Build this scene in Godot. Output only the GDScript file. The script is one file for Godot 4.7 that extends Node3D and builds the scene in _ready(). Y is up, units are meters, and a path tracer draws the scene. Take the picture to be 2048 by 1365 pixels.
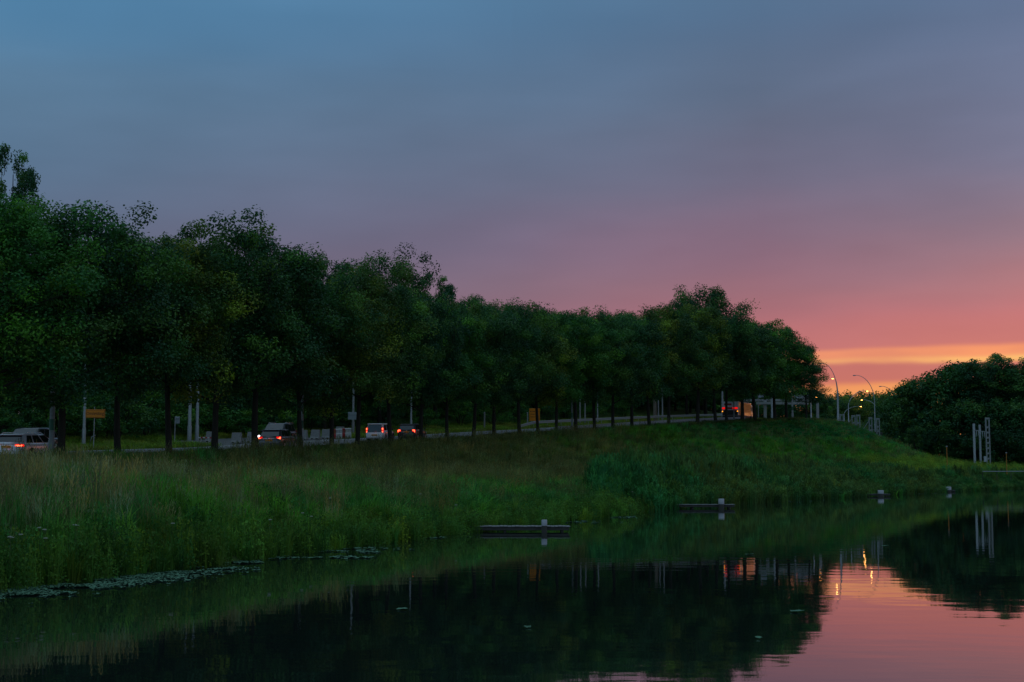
extends Node3D
# Dusk over a canal: a tree-lined road climbs to a railway viaduct, sunset behind.
# x right, y up, depth D = -z. Water level y = 0, eye 2.5 m above it.

const FOCAL := 2844.0
const PITCH := 0.09204
const EYE := 2.5

var rng := RandomNumberGenerator.new()
var counts := {}
var M := {}
var shore: Array = []
var path: Array = []
var hr_table := [[-200.0, 2.3], [50.0, 2.35], [60.0, 2.5], [72.0, 2.95], [99.0, 3.85], [126.0, 5.2], [160.0, 7.0], [200.0, 9.4], [225.0, 10.7], [245.0, 11.2], [270.0, 11.2], [320.0, 9.5], [420.0, 5.0], [500.0, 3.2], [900.0, 2.6]]
# the terrain grid
const GX0 := -90.0
const GD0 := -20.0
const GS := 2.0
const GNX := 121
const GND := 221
var g_h := PackedFloat32Array()
var g_s := PackedFloat32Array()
var g_o := PackedFloat32Array()

# ---------------------------------------------------------------- naming
func numbered(called: String) -> String:
	counts[called] = counts.get(called, -1) + 1
	return called if counts[called] == 0 else "%s_%03d" % [called, counts[called]]

func tag(o: Node3D, label: String, category: String, group := "", kind := "") -> Node3D:
	if label: o.set_meta("label", label)
	if category: o.set_meta("category", category)
	if group: o.set_meta("group", group)
	if kind: o.set_meta("kind", kind)
	return o

func thing(called: String, label: String, category: String, at := Vector3.ZERO, turn := 0.0, group := "") -> Node3D:
	var o := Node3D.new()
	o.name = numbered(called)
	add_child(o)
	o.position = at
	o.rotation.y = turn
	return tag(o, label, category, group)

func part(called: String, mesh: Mesh, material: Material, parent: Node3D, at := Vector3.ZERO) -> MeshInstance3D:
	var o := MeshInstance3D.new()
	o.name = called if parent != self else numbered(called)
	o.mesh = mesh
	if material: o.material_override = material
	o.position = at
	parent.add_child(o, true)
	return o

func copy_of(o: Node3D, at: Vector3, turn: float, label: String, group := "") -> Node3D:
	var c: Node3D = o.duplicate()
	c.name = numbered(String(o.name).rstrip("0123456789").trim_suffix("_"))
	add_child(c)
	c.position = at
	c.rotation.y = turn
	c.set_meta("label", label)
	if group: c.set_meta("group", group)
	return c

# ---------------------------------------------------------------- camera rays: where a thing of the photograph stands
func px(u: float, v: float, depth: float) -> Vector3:
	var yc := (682.5 - v) / FOCAL
	var zf := cos(PITCH) - sin(PITCH) * yc
	var k := depth / zf
	return Vector3((u - 1024.0) / FOCAL * k, EYE + (sin(PITCH) + cos(PITCH) * yc) * k, -depth)

func on_water(u: float, v: float) -> Vector2:
	var yc := (682.5 - v) / FOCAL
	var down := -(sin(PITCH) + cos(PITCH) * yc)
	var k := EYE / down
	return Vector2((u - 1024.0) / FOCAL * k, k * (cos(PITCH) - sin(PITCH) * yc))

func u_of(p: Vector3) -> float:
	var y := p.y - EYE
	var zf := -p.z * cos(PITCH) + y * sin(PITCH)
	return 1024.0 + FOCAL * p.x / zf

func v_of(p: Vector3) -> float:
	var y := p.y - EYE
	var zf := -p.z * cos(PITCH) + y * sin(PITCH)
	return 682.5 - FOCAL * (y * cos(PITCH) + p.z * sin(PITCH)) / zf

# ---------------------------------------------------------------- mesh helpers
func st_new() -> SurfaceTool:
	var st := SurfaceTool.new()
	st.begin(Mesh.PRIMITIVE_TRIANGLES)
	return st

func done(st: SurfaceTool) -> ArrayMesh:
	st.generate_normals()
	return st.commit()

func quad(st: SurfaceTool, a: Vector3, b: Vector3, c: Vector3, d: Vector3) -> void:
	for p in [a, b, c, a, c, d]:
		st.add_vertex(p)

# a box with chamfered edges, axes along the given basis
func box(st: SurfaceTool, c: Vector3, size: Vector3, basis := Basis.IDENTITY, bevel := 0.0) -> void:
	st.set_smooth_group(-1)
	var h := size * 0.5
	var b: float = minf(bevel, minf(h.x, minf(h.y, h.z)) * 0.9)
	var pts := {}
	for sx in [-1, 1]:
		for sy in [-1, 1]:
			for sz in [-1, 1]:
				var key := Vector3i(sx, sy, sz)
				pts[key] = [c + basis * Vector3(sx * h.x, sy * (h.y - b), sz * (h.z - b)), c + basis * Vector3(sx * (h.x - b), sy * h.y, sz * (h.z - b)), c + basis * Vector3(sx * (h.x - b), sy * (h.y - b), sz * h.z)]
	var P := func(x: int, y: int, z: int, n: int) -> Vector3: return pts[Vector3i(x, y, z)][n]
	for s in [-1, 1]:
		var f: Array = [[P.call(s, -1, -s, 0), P.call(s, 1, -s, 0), P.call(s, 1, s, 0), P.call(s, -1, s, 0)],
			[P.call(-s, s, -1, 1), P.call(-s, s, 1, 1), P.call(s, s, 1, 1), P.call(s, s, -1, 1)],
			[P.call(-s, -1, s, 2), P.call(s, -1, s, 2), P.call(s, 1, s, 2), P.call(-s, 1, s, 2)]]
		quad(st, f[0][3], f[0][2], f[0][1], f[0][0])
		quad(st, f[1][3], f[1][2], f[1][1], f[1][0])
		quad(st, f[2][3], f[2][2], f[2][1], f[2][0])
	if b > 0.0:
		for s in [-1, 1]:
			for t in [-1, 1]:
				var q: Array = [P.call(-1, s, t, 1), P.call(1, s, t, 1), P.call(1, s, t, 2), P.call(-1, s, t, 2)]
				quad(st, q[0], q[1], q[2], q[3])
				q = [P.call(s, -1, t, 0), P.call(s, 1, t, 0), P.call(s, 1, t, 2), P.call(s, -1, t, 2)]
				quad(st, q[0], q[1], q[2], q[3])
				q = [P.call(s, t, -1, 0), P.call(s, t, 1, 0), P.call(s, t, 1, 1), P.call(s, t, -1, 1)]
				quad(st, q[0], q[1], q[2], q[3])
				for w in [-1, 1]:
					if w == 1:
						for n in [0, 1, 2]: st.add_vertex(P.call(1, s, t, n))
					else:
						for n in [0, 1, 2]: st.add_vertex(P.call(-1, s, t, n))

func box_mesh(size: Vector3, at := Vector3.ZERO, bevel := 0.0, basis := Basis.IDENTITY) -> ArrayMesh:
	var st := st_new()
	box(st, at, size, basis, bevel)
	return done(st)

# a tube along points with a radius at each
func tube(st: SurfaceTool, pts: Array, radii: Array, sides := 8, caps := true) -> void:
	st.set_smooth_group(0)
	var rings: Array = []
	for i in pts.size():
		var dir: Vector3 = (pts[mini(i + 1, pts.size() - 1)] - pts[maxi(i - 1, 0)]).normalized()
		var side: Vector3 = dir.cross(Vector3.UP if absf(dir.y) < 0.95 else Vector3.RIGHT).normalized()
		var up: Vector3 = side.cross(dir)
		var ring := PackedVector3Array()
		for k in sides:
			var a := TAU * k / sides
			ring.append(pts[i] + (side * cos(a) + up * sin(a)) * float(radii[i]))
		rings.append(ring)
	for i in rings.size() - 1:
		for k in sides:
			var n := (k + 1) % sides
			quad(st, rings[i][k], rings[i + 1][k], rings[i + 1][n], rings[i][n])
	if caps:
		st.set_smooth_group(-1)
		for e in [0, rings.size() - 1]:
			for k in range(1, sides - 1):
				if e == 0:
					st.add_vertex(rings[e][0]); st.add_vertex(rings[e][k]); st.add_vertex(rings[e][k + 1])
				else:
					st.add_vertex(rings[e][0]); st.add_vertex(rings[e][k + 1]); st.add_vertex(rings[e][k])

func tube_mesh(pts: Array, radii: Array, sides := 8) -> ArrayMesh:
	var st := st_new()
	tube(st, pts, radii, sides)
	return done(st)

# ---------------------------------------------------------------- materials
func lin(r: float, g: float, b: float) -> Color:
	return Color(r, g, b).linear_to_srgb()

func mat(called: String, r: float, g: float, b: float, rough := 0.8, metal := 0.0, spec := 0.5) -> StandardMaterial3D:
	var m := StandardMaterial3D.new()
	m.resource_name = called
	m.albedo_color = lin(r, g, b)
	m.roughness = rough
	m.metallic = metal
	m.metallic_specular = spec
	M[called] = m
	return m

func noise_tex(sd: int, freq: float, lo: Color, hi: Color, octaves := 4, size := 512, mid := 0.5) -> NoiseTexture2D:
	var n := FastNoiseLite.new()
	n.seed = sd
	n.frequency = freq
	n.fractal_octaves = octaves
	n.noise_type = FastNoiseLite.TYPE_SIMPLEX_SMOOTH
	var t := NoiseTexture2D.new()
	t.width = size
	t.height = size
	t.seamless = true
	t.noise = n
	var g := Gradient.new()
	g.set_color(0, lo)
	g.set_color(1, hi)
	g.add_point(mid, lo.lerp(hi, 0.5))
	t.color_ramp = g
	return t

func textured(m: StandardMaterial3D, t: Texture2D, per_metre: float) -> void:
	m.albedo_texture = t
	m.uv1_triplanar = true
	m.uv1_world_triplanar = true
	m.uv1_scale = Vector3.ONE * per_metre

func relief(m: StandardMaterial3D, sd: int, freq: float, centimetres: float) -> void:
	m.heightmap_enabled = true
	m.heightmap_scale = centimetres
	m.heightmap_texture = noise_tex(sd, freq, Color.BLACK, Color.WHITE, 4, 256)

func glow(called: String, c: Color, energy: float) -> StandardMaterial3D:
	var m := mat(called, 0.3, 0.3, 0.3, 0.3)
	m.albedo_color = c
	m.emission_enabled = true
	m.emission = c
	m.emission_energy_multiplier = energy
	return m

func make_materials() -> void:
	var g := func(v: float) -> Color: return Color(v, v, v).linear_to_srgb()
	var m: StandardMaterial3D
	m = mat("soil", 1, 1, 1, 1.0, 0, 0.2)
	textured(m, noise_tex(3, 0.02, lin(0.035, 0.07, 0.016), lin(0.085, 0.12, 0.035)), 0.13)
	m = mat("asphalt", 1, 1, 1, 0.62, 0, 0.5)
	textured(m, noise_tex(4, 0.05, lin(0.085, 0.085, 0.088), lin(0.15, 0.148, 0.145)), 0.35)
	relief(m, 5, 0.2, 0.6)
	m = mat("asphalt_worn", 1, 1, 1, 0.66, 0, 0.5)
	textured(m, noise_tex(14, 0.04, lin(0.075, 0.078, 0.08), lin(0.13, 0.13, 0.128)), 0.3)
	mat("road_paint", 0.5, 0.5, 0.48, 0.7)
	m = mat("concrete", 1, 1, 1, 0.85)
	textured(m, noise_tex(6, 0.03, lin(0.18, 0.18, 0.175), lin(0.34, 0.34, 0.33)), 0.6)
	relief(m, 7, 0.1, 0.5)
	m = mat("concrete_old", 1, 1, 1, 0.9)
	textured(m, noise_tex(8, 0.03, lin(0.16, 0.17, 0.16), lin(0.30, 0.31, 0.30)), 0.5)
	m = mat("galvanised", 1, 1, 1, 0.55, 0.35)
	textured(m, noise_tex(9, 0.05, lin(0.34, 0.36, 0.37), lin(0.50, 0.51, 0.52)), 0.8)
	m = mat("pole_paint", 1, 1, 1, 0.5, 0.1)
	textured(m, noise_tex(10, 0.02, lin(0.27, 0.29, 0.30), lin(0.42, 0.43, 0.43)), 0.4)
	m = mat("pole_wood", 1, 1, 1, 0.9)
	textured(m, noise_tex(11, 0.03, lin(0.16, 0.12, 0.09), lin(0.30, 0.25, 0.20)), 0.5)
	mat("green_band", 0.03, 0.12, 0.07, 0.6)
	m = mat("bark", 1, 1, 1, 0.95, 0, 0.2)
	textured(m, noise_tex(12, 0.04, lin(0.022, 0.019, 0.015), lin(0.07, 0.062, 0.05)), 1.1)
	relief(m, 13, 0.08, 3.0)
	m = mat("deck_wood", 1, 1, 1, 0.75)
	textured(m, noise_tex(15, 0.05, lin(0.10, 0.10, 0.10), lin(0.22, 0.21, 0.20)), 1.4)
	m = mat("pile_wood", 1, 1, 1, 0.9)
	textured(m, noise_tex(16, 0.05, lin(0.03, 0.03, 0.025), lin(0.09, 0.08, 0.065)), 1.4)
	m = mat("post_cap_white", 1, 1, 1, 0.6)
	textured(m, noise_tex(17, 0.05, lin(0.26, 0.26, 0.28), lin(0.42, 0.42, 0.43)), 2.0)
	mat("sign_orange", 0.80, 0.24, 0.004, 0.45)
	mat("sign_black", 0.012, 0.012, 0.012, 0.6)
	mat("sign_back", 0.30, 0.33, 0.36, 0.5, 0.3)
	mat("plastic_red", 0.42, 0.025, 0.025, 0.5)
	mat("plastic_white", 0.66, 0.66, 0.64, 0.5)
	mat("rubber", 0.012, 0.012, 0.013, 0.8)
	mat("rim_metal", 0.35, 0.36, 0.37, 0.35, 0.8)
	mat("trim_black", 0.012, 0.012, 0.014, 0.55)
	mat("chrome", 0.7, 0.72, 0.74, 0.15, 1.0)
	m = mat("plate_yellow", 0.75, 0.36, 0.01, 0.5)
	for c in [["paint_silver", 0.58, 0.60, 0.63, 0.3], ["paint_grey", 0.075, 0.075, 0.085, 0.3], ["paint_navy", 0.014, 0.022, 0.034, 0.2], ["paint_white", 0.80, 0.80, 0.80, 0.0], ["paint_black", 0.01, 0.01, 0.012, 0.1], ["paint_dark", 0.02, 0.024, 0.026, 0.2], ["paint_box", 0.75, 0.74, 0.72, 0.0]]:
		m = mat(c[0], c[1], c[2], c[3], 0.35, c[4])
		m.clearcoat_enabled = true
		m.clearcoat = 0.9
		m.clearcoat_roughness = 0.03
	m = mat("car_glass", 0.012, 0.016, 0.018, 0.06, 0.0, 0.6)
	glow("tail_light_glow", Color(1.0, 0.06, 0.04), 0.9)
	glow("tail_light_hot", Color(1.0, 0.40, 0.24), 5.0)
	mat("tail_light_off", 0.20, 0.008, 0.008, 0.25)
	glow("head_light_glow", Color(1.0, 0.95, 1.0), 16.0)
	mat("head_light_off", 0.4, 0.42, 0.44, 0.15)
	glow("indicator_light_glow", Color(1.0, 0.6, 0.12), 3.0)
	glow("street_lamp_glow", Color(1.0, 0.66, 0.30), 16.0)
	m = mat("water", 0.009, 0.015, 0.013, 0.02, 0.0, 0.6)
	m.normal_enabled = true
	var n := FastNoiseLite.new()
	n.seed = 21
	n.frequency = 0.012
	n.fractal_octaves = 4
	n.fractal_gain = 0.42
	n.noise_type = FastNoiseLite.TYPE_SIMPLEX_SMOOTH
	var t := NoiseTexture2D.new()
	t.width = 1024
	t.height = 1024
	t.seamless = true
	t.as_normal_map = true
	t.bump_strength = 12.0
	t.noise = n
	m.normal_texture = t
	m.normal_scale = 0.008
	m.uv1_scale = Vector3(1, 1, 1)
	# leaves and grass take their colours from the vertices
	for c in [["leaf_a", 1.1, 1.65, 1.4], ["leaf_b", 0.78, 1.38, 1.3], ["leaf_c", 1.85, 1.8, 1.0], ["leaf_d", 1.2, 2.1, 1.2], ["leaf_e", 0.86, 1.5, 1.6], ["leaf_f", 1.3, 2.2, 1.6]]:
		m = mat(c[0], c[1], c[2], c[3], 0.65, 0, 0.35)
		m.albedo_color = lin(c[1], c[2], c[3])
		m.vertex_color_use_as_albedo = true
		m.backlight_enabled = true
		m.backlight = Color(0.8, 0.8, 0.6)
	m = mat("grass_blade", 1, 1, 1, 0.7, 0, 0.3)
	m.vertex_color_use_as_albedo = true
	m.backlight_enabled = true
	m.backlight = Color(0.8, 0.8, 0.6)
	m = mat("lily_leaf", 1, 1, 1, 0.75, 0, 0.25)
	m.vertex_color_use_as_albedo = true
	mat("petal_white", 0.34, 0.35, 0.28, 0.9)
	mat("petal_yellow", 0.65, 0.45, 0.03, 0.7)
	mat("stem_green", 0.06, 0.10, 0.03, 0.8)
	m = mat("painted_sunset_orange", 0.85, 0.27, 0.06, 0.3)  # sunset reflection on the glossy truck side, painted into the base colour
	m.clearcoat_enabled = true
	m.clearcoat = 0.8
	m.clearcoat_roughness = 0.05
	mat("cable_black", 0.02, 0.02, 0.022, 0.6)
	mat("marker_orange", 0.45, 0.17, 0.02, 0.6)
# ---------------------------------------------------------------- sky
const SKY_AZ := [-180.0, -110.0, -60.0, -20.0, 0.0, 10.0, 20.0, 32.0, 50.0, 90.0, 140.0, 180.0]
const SKY_EL := [0.0, 3.4, 5.6, 7.2, 9.0, 11.5, 14.5, 18.5, 28.0, 50.0, 90.0]
# sRGB control colours, one row per elevation, one entry per azimuth (degrees right of the view)
var sky_rows := [
	[[130, 142, 160], [130, 142, 160], [129, 127, 145], [128, 104, 122], [168, 104, 110], [228, 128, 98], [252, 160, 92], [255, 172, 92], [236, 140, 96], [140, 108, 122], [135, 125, 141], [130, 142, 160]],
	[[129, 146, 167], [129, 146, 167], [127, 130, 151], [124, 106, 126], [160, 106, 114], [206, 116, 104], [236, 140, 96], [246, 150, 94], [216, 126, 102], [134, 108, 126], [131, 127, 146], [129, 146, 167]],
	[[128, 149, 172], [128, 149, 172], [123, 133, 155], [116, 108, 130], [146, 106, 120], [178, 110, 114], [206, 124, 120], [216, 128, 116], [186, 114, 112], [126, 110, 130], [127, 130, 151], [128, 149, 172]],
	[[128, 151, 175], [128, 151, 175], [120, 135, 158], [108, 110, 134], [133, 107, 123], [156, 109, 120], [180, 124, 129], [190, 126, 128], [168, 112, 120], [118, 111, 133], [123, 131, 154], [128, 151, 175]],
	[[127, 154, 178], [127, 154, 178], [116, 138, 163], [100, 114, 140], [118, 106, 128], [138, 108, 126], [158, 126, 139], [162, 126, 140], [150, 112, 128], [112, 112, 136], [120, 133, 157], [127, 154, 178]],
	[[126, 157, 184], [126, 157, 184], [114, 143, 170], [96, 121, 149], [104, 108, 131], [115, 109, 131], [132, 126, 149], [138, 125, 148], [132, 114, 136], [106, 114, 138], [116, 135, 161], [126, 157, 184]],
	[[125, 161, 190], [125, 161, 190], [112, 147, 176], [92, 126, 156], [92, 112, 138], [98, 110, 134], [118, 126, 154], [124, 125, 152], [118, 116, 142], [100, 115, 140], [113, 138, 165], [125, 161, 190]],
	[[124, 166, 198], [124, 166, 198], [107, 151, 185], [81, 129, 166], [80, 116, 148], [85, 112, 142], [104, 125, 157], [110, 122, 152], [104, 116, 145], [92, 114, 141], [108, 140, 170], [124, 166, 198]],
	[[106, 145, 175], [106, 145, 175], [107, 145, 174], [107, 144, 174], [109, 144, 173], [110, 143, 172], [113, 142, 170], [114, 142, 169], [112, 143, 170], [109, 144, 173], [107, 145, 175], [106, 145, 175]],
	[[149, 179, 203], [149, 179, 203], [149, 179, 203], [149, 179, 203], [149, 179, 203], [149, 178, 202], [149, 178, 202], [150, 178, 202], [149, 178, 202], [149, 179, 203], [149, 179, 203], [149, 179, 203]],
	[[162, 190, 211], [162, 190, 211], [162, 190, 211], [162, 190, 211], [162, 190, 211], [162, 190, 211], [162, 190, 211], [162, 190, 211], [162, 190, 211], [162, 190, 211], [162, 190, 211], [162, 190, 211]],
]
var sky_lin: Array = []
var cloud_noise := FastNoiseLite.new()

func smooth01(t: float) -> float:
	return t * t * (3.0 - 2.0 * t)

func sky_base(az: float, el: float) -> Vector3:
	var i := 0
	while i < SKY_AZ.size() - 2 and az > SKY_AZ[i + 1]: i += 1
	var j := 0
	while j < SKY_EL.size() - 2 and el > SKY_EL[j + 1]: j += 1
	var fx := clampf((az - SKY_AZ[i]) / (SKY_AZ[i + 1] - SKY_AZ[i]), 0.0, 1.0)
	var fy := clampf((el - SKY_EL[j]) / (SKY_EL[j + 1] - SKY_EL[j]), 0.0, 1.0)
	var c: Array = []
	var nx := SKY_AZ.size()
	for k in range(-1, 3):
		var row: Array = sky_lin[clampi(j + k, 0, SKY_EL.size() - 1)]
		var a: Vector3 = row[clampi(i - 1, 0, nx - 1)]
		var b: Vector3 = row[i]
		var d: Vector3 = row[i + 1]
		var e: Vector3 = row[clampi(i + 2, 0, nx - 1)]
		c.append(b.lerp(d, fx) if true else b.cubic_interpolate(d, a, e, fx))
	var lo: Vector3 = c[1]
	var hi: Vector3 = c[2]
	return lo.cubic_interpolate(hi, c[0], c[3], fy).max(Vector3.ONE * 0.005)

func sky_color(az: float, el: float) -> Color:
	var wob := cloud_noise.get_noise_2d(az * 0.9, el * 4.0)
	var fine := cloud_noise.get_noise_2d(az * 3.0 + 300.0, el * 16.0)
	var c := sky_base(az, el + wob * 0.55)
	# long cloud bars low over the sunset: a bright gap with a yellow lower edge, a mauve bar, a bright gap at the horizon
	var near := exp(-pow((az - 24.0) / 17.0, 2.0))
	var e2 := el + wob * 0.16 + fine * 0.10 - (az - 16.0) * 0.006
	var gap := smoothstep(4.22, 4.36, e2) * (1.0 - smoothstep(4.80, 4.98, e2))
	gap *= 0.82 + 0.5 * fine
	var low_gap := 1.0 - smoothstep(3.34, 3.62, e2)
	var streak := exp(-pow((e2 - 4.38) / 0.11, 2.0)) * clampf(0.75 + fine * 1.2, 0.0, 1.0)
	var bar := smoothstep(3.40, 3.66, e2) * (1.0 - smoothstep(4.16, 4.32, e2))
	var over_bar := smoothstep(4.85, 5.0, e2) * (1.0 - smoothstep(5.2, 6.6, e2))
	c = c.lerp(Vector3(0.96, 0.34, 0.145), clampf(gap * near, 0.0, 1.0) * 0.92)
	c = c.lerp(Vector3(0.98, 0.40, 0.115), clampf(low_gap * near, 0.0, 1.0) * 0.92)
	c = c.lerp(Vector3(0.53, 0.165, 0.150), clampf(bar * near, 0.0, 1.0) * 0.85)
	c = c.lerp(Vector3(0.56, 0.185, 0.175), clampf(over_bar * near, 0.0, 1.0) * 0.6)
	c = c.lerp(Vector3(1.0, 0.58, 0.175), clampf(streak * near, 0.0, 1.0) * 0.9)
	# the sheet of altostratus is mottled with soft slanting swells
	var sx := az * 0.42 + el * 0.35
	var sy := el * 1.25 - az * 0.22
	var mott := 1.0 + 0.24 * cloud_noise.get_noise_2d(sx + 90.0, sy + 40.0) * smoothstep(5.0, 10.0, el) + 0.06 * cloud_noise.get_noise_2d(sx * 3.0, sy * 3.2) + 0.03 * fine
	c *= mott
	return Color(c.x, c.y, c.z)

func make_sky() -> Sky:
	cloud_noise.seed = 5
	cloud_noise.frequency = 0.05
	cloud_noise.fractal_octaves = 4
	cloud_noise.noise_type = FastNoiseLite.TYPE_SIMPLEX_SMOOTH
	for row in sky_rows:
		var r: Array = []
		for c in row:
			var k := Color8(c[0], c[1], c[2]).srgb_to_linear()
			r.append(Vector3(k.r, k.g, k.b))
		sky_lin.append(r)
	var W := 4096
	var H := 2048
	var small := Image.create(512, 256, false, Image.FORMAT_RGBF)
	for y in 256:
		var el := 90.0 - (y + 0.5) / 256.0 * 180.0
		for x in 512:
			var az := wrapf((x + 0.5) / 512.0 * 360.0, -180.0, 180.0)
			small.set_pixel(x, y, sky_color(az, maxf(el, 0.0)) if el > -2.0 else Color(0.03, 0.04, 0.045))
	small.resize(W, H, Image.INTERPOLATE_BILINEAR)
	# finer where the bars are narrow
	var y0 := int((90.0 - 16.0) / 180.0 * H)
	var y1 := H / 2
	for y in range(y0, y1 + 1):
		var el := 90.0 - (y + 0.5) / H * 180.0
		for x0 in range(-int(32.0 / 360.0 * W), int(62.0 / 360.0 * W)):
			var az := (x0 + 0.5) / W * 360.0
			small.set_pixel(posmod(x0, W), y, sky_color(az, maxf(el, 0.0)))
	var sm := PanoramaSkyMaterial.new()
	sm.panorama = ImageTexture.create_from_image(small)
	var sky := Sky.new()
	sky.sky_material = sm
	return sky

# ---------------------------------------------------------------- terrain
func hr(d: float) -> float:
	for i in hr_table.size() - 1:
		if d <= hr_table[i + 1][0]:
			var f: float = clampf((d - hr_table[i][0]) / (hr_table[i + 1][0] - hr_table[i][0]), 0.0, 1.0)
			return lerpf(hr_table[i][1], hr_table[i + 1][1], f)
	return 2.6

func make_lines() -> void:
	shore = [Vector2(-26, -60), Vector2(-17.5, 0), Vector2(-14.0, 20)]
	for p in [[-120, 1200], [0, 1182], [150, 1163], [350, 1140], [500, 1120], [700, 1095], [900, 1069], [1100, 1047], [1235, 1033], [1268, 1026], [1345, 1017], [1500, 1007], [1700, 995], [1900, 984], [2048, 977]]:
		shore.append(on_water(p[0], p[1]))
	var e: Vector2 = shore[-1]
	shore.append_array([e + Vector2(40, 45), e + Vector2(120, 110), e + Vector2(700, 500)])
	# the line of roadside trunks; the road runs beside it
	var us := [118, 235, 337, 432, 513, 600, 660, 718, 780, 843, 895, 948, 990, 1038, 1075, 1115, 1150, 1190, 1228, 1262, 1298]
	var ctrl: Array = [Vector2(-48, -30), Vector2(-38, 10), Vector2(-29, 45)]
	for i in range(0, us.size(), 4):
		var d := 69.0 + 5.3 * i
		ctrl.append(Vector2((us[i] - 1024.0) / FOCAL * d, d))
	ctrl.append_array([Vector2(26.0, 192), Vector2(42.9, 222), Vector2(55, 246), Vector2(66, 275), Vector2(76, 310), Vector2(96, 400), Vector2(112, 500)])
	var c2 := Curve2D.new()
	for i in ctrl.size():
		var prev: Vector2 = ctrl[maxi(i - 1, 0)]
		var next: Vector2 = ctrl[mini(i + 1, ctrl.size() - 1)]
		var tan := (next - prev).normalized() * 4.0
		c2.add_point(ctrl[i], -tan, tan)
	var total := c2.get_baked_length()
	var n := int(total / 4.0)
	for i in n + 1:
		path.append(c2.sample_baked(total * i / n))

func nearest(line: Array, p: Vector2) -> Array:   # [signed distance, +1 side to the right of travel; point on the line]
	var best := 1e12
	var at := Vector2.ZERO
	var sgn := 1.0
	for i in line.size() - 1:
		var a: Vector2 = line[i]
		var b: Vector2 = line[i + 1]
		var ab := b - a
		var t := clampf((p - a).dot(ab) / ab.length_squared(), 0.0, 1.0)
		var q := a + ab * t
		var dd := p.distance_squared_to(q)
		if dd < best:
			best = dd
			at = q
			sgn = -1.0 if ab.cross(p - a) > 0.0 else 1.0
	return [sqrt(best) * sgn, at]

func surface_height(s: float, o: float, rd: float, d: float) -> float:
	# s: metres inland of the shore; o: metres from the tree line, + towards the water; rd: depth of its nearest point
	var road := hr(rd)
	if s < 0.0:
		return maxf(-1.2, s * 0.5 - 0.05)
	var far_right := clampf((d - 150.0) / 90.0, 0.0, 1.0)
	var base := 0.15 + (1.45 + 0.9 * far_right) * (1.0 - exp(-s / 4.5)) + 0.02 * s
	var h: float
	if o > -2.0:
		var e := road - maxf(o - 1.2, 0.0) * 0.46
		var k := 1.2
		h = maxf(base, e) + pow(maxf(k - absf(base - e), 0.0), 2.0) / (4.0 * k)
		h = lerpf(h, road, clampf(-(o - 0.3) / 1.5, 0.0, 1.0)) if o < 0.3 else h
		h = minf(h, road + 0.02) if base < road else h
	else:
		h = road + 0.06 * clampf(-o - 2.5, 0.0, 12.5) + clampf((-o - 15.5) * 0.22, 0.0, 2.0)
		if o > -15.5:
			h -= 0.06
		if road > 6.0:
			h = lerpf(h, maxf(3.0, h - 6.0), clampf((-o - 30.0) / 25.0, 0.0, 1.0))
	return h

func make_grid() -> void:
	g_h.resize(GNX * GND)
	g_s.resize(GNX * GND)
	g_o.resize(GNX * GND)
	for j in GND:
		for i in GNX:
			var p := Vector2(GX0 + GS * i, GD0 + GS * j)
			var s: float = -nearest(shore, p)[0]
			var r := nearest(path, p)
			var k := j * GNX + i
			g_s[k] = s
			g_o[k] = r[0]
			g_h[k] = surface_height(s, r[0], r[1].y, p.y)

func grid_at(g: PackedFloat32Array, x: float, d: float) -> float:
	var fx := clampf((x - GX0) / GS, 0.0, GNX - 1.001)
	var fd := clampf((d - GD0) / GS, 0.0, GND - 1.001)
	var i := int(fx)
	var j := int(fd)
	fx -= i
	fd -= j
	var k := j * GNX + i
	return lerpf(lerpf(g[k], g[k + 1], fx), lerpf(g[k + GNX], g[k + GNX + 1], fx), fd)

func ground(x: float, d: float) -> float:
	return grid_at(g_h, x, d)

func stand(p: Vector2) -> Vector3:
	return Vector3(p.x, ground(p.x, p.y), -p.y)

func offset_line(off: float, i: int) -> Vector2:
	var a: Vector2 = path[maxi(i - 1, 0)]
	var b: Vector2 = path[mini(i + 1, path.size() - 1)]
	var dir := (b - a).normalized()
	return path[i] + Vector2(dir.y, -dir.x) * off

# the place on a line beside the road that the photograph shows at column u; [place, direction of the road]
func at_u(u: float, off: float) -> Array:
	var t := (u - 1024.0) / FOCAL
	for i in range(8, path.size() - 1):
		var a := offset_line(off, i)
		var b := offset_line(off, i + 1)
		var fa := a.x / a.y - t
		var fb := b.x / b.y - t
		if a.y > 30.0 and fa <= 0.0 and fb > 0.0:
			return [a.lerp(b, fa / (fa - fb)), (path[i + 1] - path[i]).normalized()]
	return [offset_line(off, path.size() - 2), Vector2(0, 1)]

func heading(dir: Vector2) -> float:   # turns a thing's -z along the road
	return atan2(-dir.x, dir.y)

func ribbon(off_a: float, off_b: float, i0: int, i1: int, lift: float, step := 1) -> ArrayMesh:
	var st := st_new()
	st.set_smooth_group(0)
	for i in range(i0, i1, step):
		var q: Array = []
		for e in [[i, off_a], [i, off_b], [mini(i + step, i1), off_b], [mini(i + step, i1), off_a]]:
			var p := offset_line(e[1], e[0])
			var h := hr(path[e[0]].y) + 0.06 * clampf(-e[1] - 2.5, 0.0, 12.5)
			q.append(Vector3(p.x, h + lift, -p.y))
		quad(st, q[0], q[1], q[2], q[3])
	return done(st)

func structure(called: String, mesh: Mesh, material: Material) -> MeshInstance3D:
	var o := part(called, mesh, material, self)
	o.set_meta("kind", "structure")
	return o

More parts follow.
